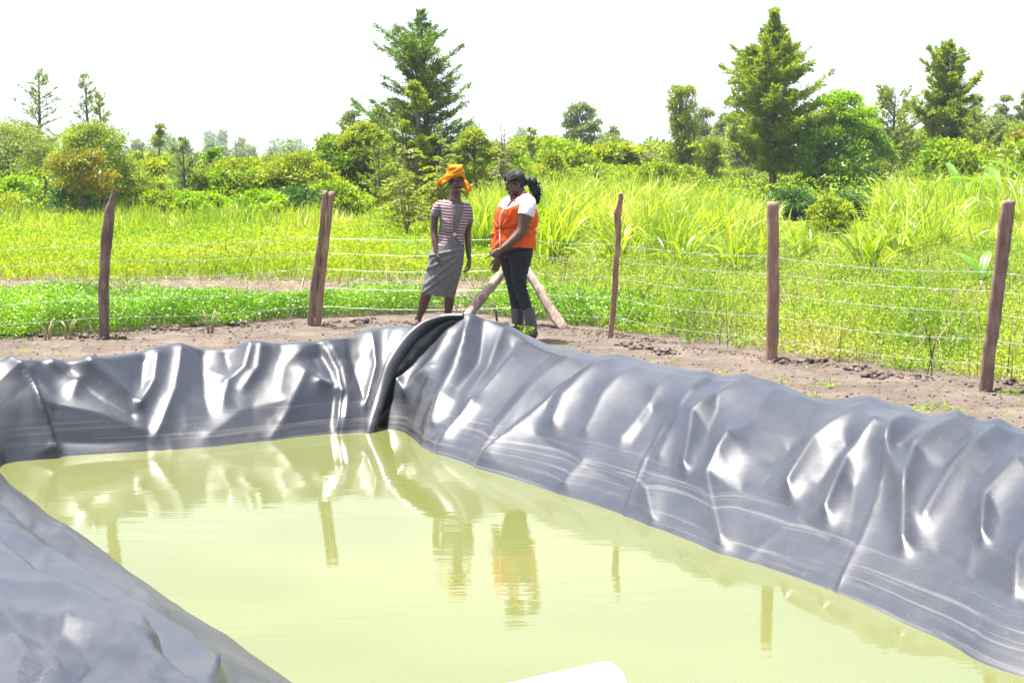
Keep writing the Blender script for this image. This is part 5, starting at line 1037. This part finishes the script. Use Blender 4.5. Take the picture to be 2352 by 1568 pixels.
# ---- woman in the grey and striped dress
D1 = 18.45
def A(cx, cy, dy=0.0): return atY(*crop(cx, cy), D1 + dy)
K1 = .30754 * D1 / FPX
w1 = empty('person', at(*crop(190, 1340), 0), 'barefoot woman in a grey and striped dress and an orange headscarf, arms hanging', 'person')
body = MB(); R1 = rotm(24, 8, -4); hc1 = A(371, 252, 0); head(body, hc1, R1, .97)
body.tube([A(372, 300, .02), A(366, 350, .03), A(360, 385, .02), A(358, 425, .02)], [.054, .056, .078, .11], 16, side=(1, 0, 0), flat=[1, 1, .9, .7])
TS = [(388, 290, 420, .055), (405, 256, 452, .075), (430, 246, 462, .092), (480, 250, 466, .108), (540, 256, 458, .118), (600, 247, 436, .105), (645, 240, 430, .095), (700, 228, 433, .108), (760, 198, 432, .122), (830, 172, 425, .130)]
def torso(mb, rows, AA, K, grow=0.0, dy=0.0, n=30):
    mb.tube([AA((a + b_) / 2, y, dy) for y, a, b_, d in rows], [(b_ - a) / 2 * K + grow for y, a, b_, d in rows], n, side=(1, 0, 0), flat=[(d + grow) / ((b_ - a) / 2 * K + grow) for y, a, b_, d in rows])
torso(body, TS, A, K1, -.012)
def limb(mb, ps, rs, n=14): mb.tube(catmull(np.array(ps), 5), np.interp(np.linspace(0, len(ps) - 1, (len(ps) - 1) * 5 + 1), range(len(rs)), rs), n)
limb(body, [A(256, 424, .01), A(214, 500, 0), A(207, 615, -.01), A(214, 690, -.05), A(227, 768, -.09)], [.040, .040, .036, .034, .0255])
limb(body, [A(446, 424, .04), A(468, 520, .06), A(457, 635, .07), A(462, 725, .05), A(470, 818, .02)], [.038, .036, .035, .033, .0240])
hand(body, A(229, 775, -.095), (.10, -.05, -1), (.15, -1, .1), (1, .2, 0), .98, (.30, .45, .35), thumb=.55)
hand(body, A(470, 826, .02), (.0, -.05, -1), (-.2, -1, .1), (-1, .1, 0), .98, (.45, .65, .5), thumb=.6)
limb(body, [A(240, 830, .0), A(190, 960, .0), A(148, 1085, -.01), A(128, 1160, .01), A(98, 1245, .03), A(84, 1290, .03)], [.075, .066, .058, .052, .034, .030])
limb(body, [A(345, 830, .03), A(335, 960, .03), A(322, 1085, .02), A(318, 1160, .04), A(308, 1250, .06), A(304, 1300, .06)], [.075, .066, .052, .050, .034, .030])
for (hx, hy, dx, q) in [(84, 1318, -.10, .03), (304, 1330, .03, .06)]:      # bare feet on the soil
    h = A(hx, hy, q); h[2] = .045; d = nrmz(np.array([dx * 3, -1, 0.])); body.tube([h - d * .04, h + d * .02, h + d * .10, h + d * .155], [.030, .036, .040, .030], 12, side=np.cross(d, [0, 0, 1.]), flat=[1, .95, .6, .45]); body.tube([h + [0, 0, .07], h + [0, 0, -.01]], [.030, .033], 10)
    for i in range(5):
        sdv = np.cross(d, [0, 0, 1.]); p0 = h + d * (.145 - .006 * i) + sdv * (.028 - .014 * i) - [0, 0, .02]; body.tube([p0, p0 + d * .03], [.011 - .0012 * i, .009 - .001 * i], 7)
V, F, Nn = remesh(body, .0045, 3); finish('body', V, F, [skin1, eyew, dark, lip, tooth], w1, head_ids(V, F, hc1, R1, .97, True))
dress = MB(); TD = [(388, 280, 430, .055), (402, 256, 452, .075), (425, 244, 464, .092)] + TS[3:-1] + [(820, 166, 427, .128), (900, 157, 411, .130), (980, 144, 388, .122), (1050, 124, 368, .112), (1100, 112, 357, .108)]
torso(dress, TD, A, K1, .004, n=40)
limb(dress, [A(272, 408, .01), A(234, 436, .0), A(215, 502, .0)], [.042, .052, .050]); limb(dress, [A(436, 410, .04), A(462, 462, .05), A(470, 556, .062)], [.042, .048, .043])
V, F, Nn = remesh(dress, .0055, 4)
cx, cy = topx(V); front = Nn[:, 1] < .15
def ridg(x, y, p, q, w):
    d = np.array(q, float) - p; Lh = d @ d; t = np.clip(((x - p[0]) * d[0] + (y - p[1]) * d[1]) / Lh, 0, 1); return np.exp(-(np.hypot(x - p[0] - t * d[0], y - p[1] - t * d[1]) / w) ** 2)
disp = 0 * cx
for p, q, w, a_ in [((428, 745), (180, 795), 9, .012), ((421, 765), (150, 900), 12, .010), ((415, 790), (145, 1010), 14, .010), ((380, 880), (122, 1075), 12, .010), ((300, 960), (125, 1085), 8, -.008), ((200, 820), (170, 880), 9, .010), ((440, 560), (390, 620), 10, .006), ((262, 520), (330, 560), 12, .006),
                    ((250, 640), (430, 632), 7, -.008), ((350, 1000), (300, 1100), 14, -.010), ((410, 800), (330, 1000), 14, -.006)]: disp += a_ * ridg(cx, cy, np.array(p), q, w)
V = V + Nn * disp[:, None]; fc = V[F].mean(1); fx_, fy_ = topx(fc); fn = Nn[F].mean(1)[:, 1] < .25
dd = lambda L_: [(.4838 * x + 101.2, .4838 * y + 50.6) for x, y in L_]
SP_ = [dd([(395, 610), (300, 640), (320, 740), (335, 850), (365, 1000), (375, 1145), (510, 1180), (512, 900), (470, 760)]), dd([(272, 1178), (512, 1215), (440, 1290), (405, 1370), (345, 1402), (272, 1388)]),
       dd([(690, 680), (755, 715), (775, 800), (742, 900), (752, 1050), (692, 1192), (563, 1165), (620, 1040), (650, 920), (690, 830), (662, 780)]), dd([(548, 1210), (668, 1200), (668, 1290), (695, 1412), (640, 1372)]),
       dd([(150, 650), (318, 620), (322, 740), (310, 858), (150, 858)]), dd([(755, 730), (830, 740), (830, 975), (748, 985), (742, 850)])]
idx = np.zeros(len(F), int)
for pl in SP_: idx[inpoly(fx_, fy_, pl) & (fn | (fy_ < 470))] = 1
neck = inpoly(fx_, fy_, dd([(395, 560), (420, 625), (478, 748), (672, 752), (688, 690), (680, 560)]))
sl = (inpoly(fx_, fy_, [(150, 500), (250, 506), (250, 560), (150, 560)]) & (fx_ < 247)) | ((fy_ > 556) & (fy_ < 640) & (fx_ > 466))
finish('dress', V, F, [grey, stripe], w1, idx, neck | sl | (fy_ > 1100 + 14 * np.clip((fx_ - 250) / 100, -1, 1)))
bv = BVHTree.FromPolygons([tuple(v) for v in V], [tuple(f) for f in F]); cam0 = Vector((0, 0, EYE))
def onmesh(bv, cx, cy, lift=.004, D=None):
    r = Vector(ray(*crop(cx, cy)).tolist()).normalized(); h = bv.ray_cast(cam0, r)
    p = h[0] if (h[0] is not None and abs(h[0][1] - (D or h[0][1])) < .5) else Vector(atY(*crop(cx, cy), (D or 18) - .08).tolist()); return np.array(p - r * lift)
mb = MB(); mb.ell(onmesh(bv, 361, 638, .004), (.018, .008, .018)); mb.build('button', flat('shell_button', (.6, .55, .4), .3), w1)
mb = MB(); mb.tube([onmesh(bv, 340, 612 + 0), onmesh(bv, 250, 622)], .0035, 5); mb.tube([onmesh(bv, 369, 658), onmesh(bv, 392, 700), onmesh(bv, 430, 735)], .003, 5); mb.build('hem_piping', flat('dark_piping', (.03, .01, .02)), w1)
hr = MB(); hr.ell(hc1 + R1 @ np.array([0, .018, .030]), np.array([.078, .088, .078]), R1, 20, 14); hr.build('hair', hairm, w1)
sc_ = MB()
def HL1(p): return hc1 + R1 @ np.array(p, float)
sc_.ell(HL1((0, .030, .090)), (.088, .100, .078), R1); sc_.ell(HL1((.012, .035, .135)), (.072, .080, .050), R1); sc_.ell(HL1((-.01, .06, .05)), (.088, .085, .07), R1)
for i in range(7):
    a_ = np.linspace(0, 2 * np.pi, 30); k = i / 6; z_ = .058 + .015 * i; rr = 1.03 - .28 * k ** 2; tl = .52 - .05 * i; ph = (-1) ** i * .10
    pts = [HL1((.084 * rr * math.cos(t + ph), .018 + .104 * rr * math.sin(t), z_ - tl * .09 * math.sin(t) - .028 * abs(math.cos(t)) * (1 - k) + .012 * math.sin(t * 2 + i * 1.3) + .012 * k)) for t in a_]
    sc_.tube(pts, .0145 - .003 * k, 8)
sc_.tube([HL1((.0, -.05, .145)), HL1((.035, -.01, .163)), HL1((.045, .05, .150))], [.02, .026, .02], 8)
sc_.tube([A(312, 222, .06), A(284, 226, .05), A(256, 240, .05), A(232, 262, .06), A(210, 290, .06)], [.020, .028, .026, .016, .005], 10, side=(0, 0, 1), flat=.40)
sc_.tube([A(300, 235, .04), A(272, 250, .02), A(262, 272, .02)], [.02, .018, .006], 8, side=(1, 0, 0), flat=.5)
sc_.tube([A(424, 238, .07), A(442, 262, .05), A(462, 292, .05), A(478, 318, .06)], [.028, .034, .036, .014], 10, side=(.8, 0, .6), flat=.35)
sc_.tube([A(440, 250, .05), A(455, 300, .03), A(464, 350, .04)], [.02, .026, .007], 8, side=(1, 0, 0), flat=.45); sc_.tube([A(428, 255, .05), A(434, 300, .05)], [.02, .012], 8)
V, F, Nn = remesh(sc_, .0042, 2); sx_, sy_ = topx(V); w_ = fbm(sx_ / 16, (sy_ + sx_ * .5) / 7, 2, 3); V = V + Nn * (w_ * .006)[:, None]; finish('headscarf', V, F, yellow, w1)

# ---- woman in the orange vest and rubber boots
D2 = 17.2
def B(cx, cy, dy=0.0): return atY(*crop(cx, cy), D2 + dy)
K2 = .30754 * D2 / FPX
w2 = empty('person', at(*crop(890, 1425), 0), 'woman in an orange vest, dark trousers and rubber boots pointing down at the liner', 'person')
body = MB(); R2 = rotm(-76, 20, 0); hc2 = B(812, 262, .0); head(body, hc2, R2, .98, 1.06)
body.tube([B(830, 290, .02), B(848, 325, .02), B(862, 360, .02), B(865, 400, .02)], [.056, .056, .066, .11], 16, side=(1, 0, 0))
T2 = [(352, 815, 925, .08), (375, 780, 955, .13), (400, 745, 972, .165), (440, 708, 982, .185), (500, 676, 980, .185), (560, 664, 966, .170), (600, 660, 957, .158), (640, 656, 953, .160), (700, 655, 955, .172), (745, 668, 957, .175)]
torso(body, T2, B, K2, -.022); torso(body, [(740, 690, 950, .16), (800, 715, 935, .15)], B, K2, -.02)
limb(body, [B(900, 405, -.13), B(888, 500, -.19), B(862, 605, -.21), B(785, 690, -.25), B(712, 748, -.28)], [.078, .068, .054, .043, .029])
limb(body, [B(790, 420, .15), B(745, 520, .16), B(715, 640, .12), B(700, 730, .02), B(688, 800, -.06)], [.070, .058, .050, .040, .027])
hand(body, B(705, 754, -.285), (-.62, -.15, -.55), (-.55, -.2, .75), (-.1, .2, -1), 1.02, (1.15, 1.0, .6), (.06, .05, .08), thumb=.25)
hand(body, B(687, 806, -.06), (-.22, -.1, -1), (-.9, -.3, .1), (-.3, 1, 0), .98, (.15, .35, .35), thumb=.5)
LEGN = [(760, 852, 92), (820, 850, 86), (880, 846, 73), (940, 843, 62), (1000, 845, 53), (1060, 858, 48), (1120, 876, 46), (1195, 898, 44)]
LEGF = [(760, 775, 78), (820, 770, 72), (900, 777, 62), (960, 787, 52), (1040, 801, 47), (1120, 814, 44), (1195, 827, 46)]
limb(body, [B(c, y, -.05) for y, c, h in LEGN] + [B(915, 1260, -.05)], [h * K2 - .014 for y, c, h in LEGN] + [.03]); limb(body, [B(c, y, .08) for y, c, h in LEGF] + [B(829, 1250, .08)], [h * K2 - .014 for y, c, h in LEGF] + [.03])
V, F, Nn = remesh(body, .0045, 3); finish('body', V, F, [skin2, eyew, dark, lip, tooth], w2, head_ids(V, F, hc2, R2, .98))
tee = MB(); limb(tee, [B(880, 372, -.06), B(905, 405, -.12), B(902, 450, -.17), B(890, 500, -.19)], [.060, .084, .082, .080]); torso(tee, [(345, 835, 930, .06), (362, 800, 948, .11), (385, 775, 968, .15), (430, 745, 972, .165)], B, K2, -.010); limb(tee, [B(800, 405, .12), B(760, 500, .16)], [.08, .07])
V, F, Nn = remesh(tee, .006, 4); fc = V[F].mean(1); fx_, fy_ = topx(fc)
Vt, Ft = V, F; finish('tee_shirt', V, F, white, w2, None, (inpoly(fx_, fy_, [(790, 300), (884, 318), (800, 392), (776, 392), (740, 330)])) | ((fy_ > 500 + (fx_ - 890) * .2) & (fx_ > 800)))
vest = MB(); torso(vest, [T2[0], T2[1], T2[2], (440, 700, 984, .185), (500, 666, 984, .188), (560, 658, 968, .174), (600, 658, 960, .160), (640, 648, 956, .165), (700, 640, 960, .178), (760, 652, 962, .180)], B, K2, .012, n=40); V, F, Nn = remesh(vest, .0055, 4); cx, cy = topx(V)
ang = np.arctan2(cy - 598, cx - 698); rd = np.hypot(cx - 698, cy - 598)
V = V + Nn * (.012 * np.sin(ang * 13 + .4) * np.exp(-rd / 90) * np.clip(rd / 12, 0, 1) - .014 * np.exp(-((cy - 598) / 9) ** 2) + .010 * np.exp(-((cy - 625) / 14) ** 2) * np.sin(cx / 9) + .012 * fbm(cx / 34, cy / 26, 3, 5) * (cy > 590) + .008 * ridg(cx, cy, np.array((750, 450)), (735, 580), 14) - .008 * ridg(cx, cy, np.array((800, 480)), (760, 570), 14) + .012 * ridg(cx, cy, np.array((930, 655)), (740, 720), 8) + .012 * ridg(cx, cy, np.array((690, 700)), (655, 745), 14))[:, None]
fc = V[F].mean(1); fx_, fy_ = topx(fc); yl = np.interp(fx_, [640, 712, 735, 760, 836, 850, 900, 985], [418, 432, 452, 446, 411, 395, 402, 425]); idx = (fy_ < yl).astype(int)
drop = inpoly(fx_, fy_, [(770, 300), (884, 318), (758, 431), (737, 442), (776, 388)]) | (fy_ > 742 + np.interp(fx_, [650, 700, 800, 955], [14, 6, -8, 0]))
finish('vest', V, F, [orange, white], w2, idx, drop)
bv = BVHTree.FromPolygons([tuple(v) for v in np.concatenate([V, Vt])], [tuple(f) for f in np.concatenate([F[~drop], Ft + len(V)])])
mb = MB(); mb.tube([onmesh(bv, x, y, .006, D2) for x, y in [(886, 318), (850, 348), (810, 385), (758, 431)]], .010, 6, flat=.5); mb.tube([onmesh(bv, x, y, .006, D2) for x, y in [(778, 388), (758, 416), (737, 442)]], .009, 6, flat=.5); mb.build('neck_trim', redt, w2)
mb = MB(); mb.tube([onmesh(bv, x, y, .003, D2) for x, y in [(733, 446), (712, 475), (700, 510), (697, 550), (699, 595), (697, 640), (701, 690), (699, 735)]], .0065, 6, flat=.6); mb.build('zip', white, w2)
mb = MB(); mb.tube([B(950, 650, .0), B(962, 662, 0), B(966, 700, 0), B(962, 740, 0), B(955, 770, 0)], .006, 6); mb.tube([onmesh(bv, x, 594 + (x - 700) * .002, .004, D2) for x in range(665, 950, 14)], .0055, 6); mb.build('drawstring', flat('orange_cord', (.45, .04, .003)), w2)
tr_ = MB(); torso(tr_, [(725, 700, 950, .150), (765, 698, 948, .160), (800, 702, 944, .150)], B, K2, .0)
limb(tr_, [B(c, y, -.05) for y, c, h in LEGN], [h * K2 for y, c, h in LEGN], 20); limb(tr_, [B(c, y, .08) for y, c, h in LEGF], [h * K2 for y, c, h in LEGF], 20)
V, F, Nn = remesh(tr_, .0055, 3); cx, cy = topx(V); disp = 0 * cx
for y0, w_, a_ in [(815, 5, .004), (862, 5, .007), (885, 5, .008), (908, 5, .008), (936, 5, .009), (962, 5, .007), (1000, 5, .010), (1036, 5, .010), (1058, 5, .010), (1082, 5, .009), (1150, 6, .004)]:
    yy = cy + 8 * np.sin((cx - 820) / 40 + y0); disp += a_ * (np.exp(-((yy - y0) / w_) ** 2) - .7 * np.exp(-((yy - y0 - 9) / w_) ** 2)) * (.55 + .45 * np.sin(cx / 23 + y0))
V = V + Nn * disp[:, None]; finish('trousers', V, F, navy, w2)
for nm, rows, dy, toe in [('boot', [(1186, 910, 48), (1230, 918, 46), (1280, 928, 44), (1330, 936, 41), (1375, 940, 42)], -.05, (-.55, -.83)), ('boot', [(1190, 828, 51), (1235, 829, 50), (1280, 831, 46), (1320, 832, 42), (1345, 833, 43)], .08, (-.8, -.6))]:
    bt = MB(); limb(bt, [B(c, y, dy) for y, c, h in rows], [h * K2 for y, c, h in rows], 20); e = B(rows[-1][1], rows[-1][0], dy); g = .012 if dy < 0 else .03; d = nrmz(np.array([toe[0], toe[1], 0])); sv = np.cross(d, [0, 0, 1.]); h = np.array([e[0], e[1], g])
    bt.tube([h + [0, 0, .055] - d * .045, h + [0, 0, .075] + d * .02, h + [0, 0, .068] + d * .09, h + [0, 0, .055] + d * .155, h + [0, 0, .048] + d * .195], [.040, .050, .048, .046, .030], 18, side=sv, flat=[1.1, 1.35, 1.0, .85, .75])
    V, F, Nn = remesh(bt, .0055, 4); o = finish('boot', V, F, rubber, w2)
    so = MB(); a_ = np.linspace(0, 2 * np.pi, 40, endpoint=False); ou = np.stack([h + d * (.072 + .138 * math.cos(t)) + sv * .052 * math.sin(t) * (1 + .15 * math.cos(t)) for t in a_]); rg = [ou * 1.0 + [0, 0, z - h[2] + 0.0] for z in (g - .004, g + .004, g + .026, g + .030)]
    rg = [h + (rg[0] - h) * [.02, .02, 1]] + rg + [h + (rg[-1] - h) * [.5, .5, 1]]; i, j = np.meshgrid(np.arange(5), np.arange(40), indexing='ij'); j2 = (j + 1) % 40; so.add(np.concatenate(rg), np.stack([i * 40 + j, i * 40 + j2, (i + 1) * 40 + j2, (i + 1) * 40 + j], -1).reshape(-1, 4)); so.build('sole', flat('black_sole', (.014, .013, .013), .6), o)
    tp = MB(); c = B(rows[0][1], rows[0][0], dy); t_ = np.linspace(0, 2 * np.pi, 30); tp.tube([c + np.array([math.cos(t) * rows[0][2] * K2 * 1.03, math.sin(t) * rows[0][2] * K2 * 1.03, 0]) for t in t_], .005, 6, cap=False); tp.build('rim', rubber, o)
hr = MB(); H2 = lambda p: hc2 + R2 @ np.array(p, float); hr.ell(H2((0, .030, .044)), (.079, .088, .084), R2, 24, 16); hr.ell(H2((0, .05, .0)), (.070, .065, .06), R2)
rng = np.random.default_rng(8)
for i in range(11):
    q = (i - 5) / 5; sx = .080 * math.sin(q * 1.35); sz = .052 + .080 * math.cos(q * 1.35); pts = []
    for t in np.linspace(0, 1, 14):
        a0 = -1.05 + 2.15 * t; r_ = 1.05; p_ = np.array([sx * (1 - .75 * t ** 2), .018 + .096 * r_ * math.sin(a0), (.020 + (sz - .020) * max(0, math.cos(a0 * .80)) * 1.02) - .035 * t ** 3]); p_[2] = max(p_[2], .0); pts.append(H2(p_))
    hr.tube(catmull(np.array(pts), 3), np.array([.0100 + .0028 * math.sin(k * 2.1) for k in range((len(pts) - 1) * 3 + 1)]), 7)
for q in (-1, 1): hr.tube([H2((.058 * q, -.068, .072)), H2((.072 * q, -.045, .035)), H2((.078 * q, -.008, .010)), H2((.070 * q, .045, .0)), H2((.03 * q, .09, .02))], [.008, .009, .010, .011, .012], 8)
hr.build('braided_hair', hairm, w2)
pt = MB()
for i in range(520):
    u = rng.uniform(); cxx = np.interp(u, [0, .25, .6, 1], [905, 942, 966, 974]); cyy = np.interp(u, [0, .25, .6, 1], [232, 232, 290, 372]); rr = np.interp(u, [0, .25, .6, 1], [.03, .050, .052, .016])
    c = B(cxx, cyy, .03) + rng.normal(0, .34, 3) * rr; L_ = rng.uniform(.03, .06); d = nrmz(rng.normal(0, .45, 3) + [.25, 0, -1]); ph = rng.uniform(0, 6); s1 = nrmz(rng.normal(size=3))
    pt.tube([c + d * L_ * t + s1 * .008 * math.sin(t * 7 + ph) for t in np.linspace(0, 1, 7)], .0042, 4, cap=False)
pt.ell(B(938, 248, .03), (.055, .05, .045)); pt.ell(B(960, 300, .03), (.042, .045, .068)); pt.ell(B(968, 352, .03), (.022, .025, .045)); pt.ell(B(908, 238, .01), (.035, .04, .04)); pt.build('ponytail', hairm, w2)
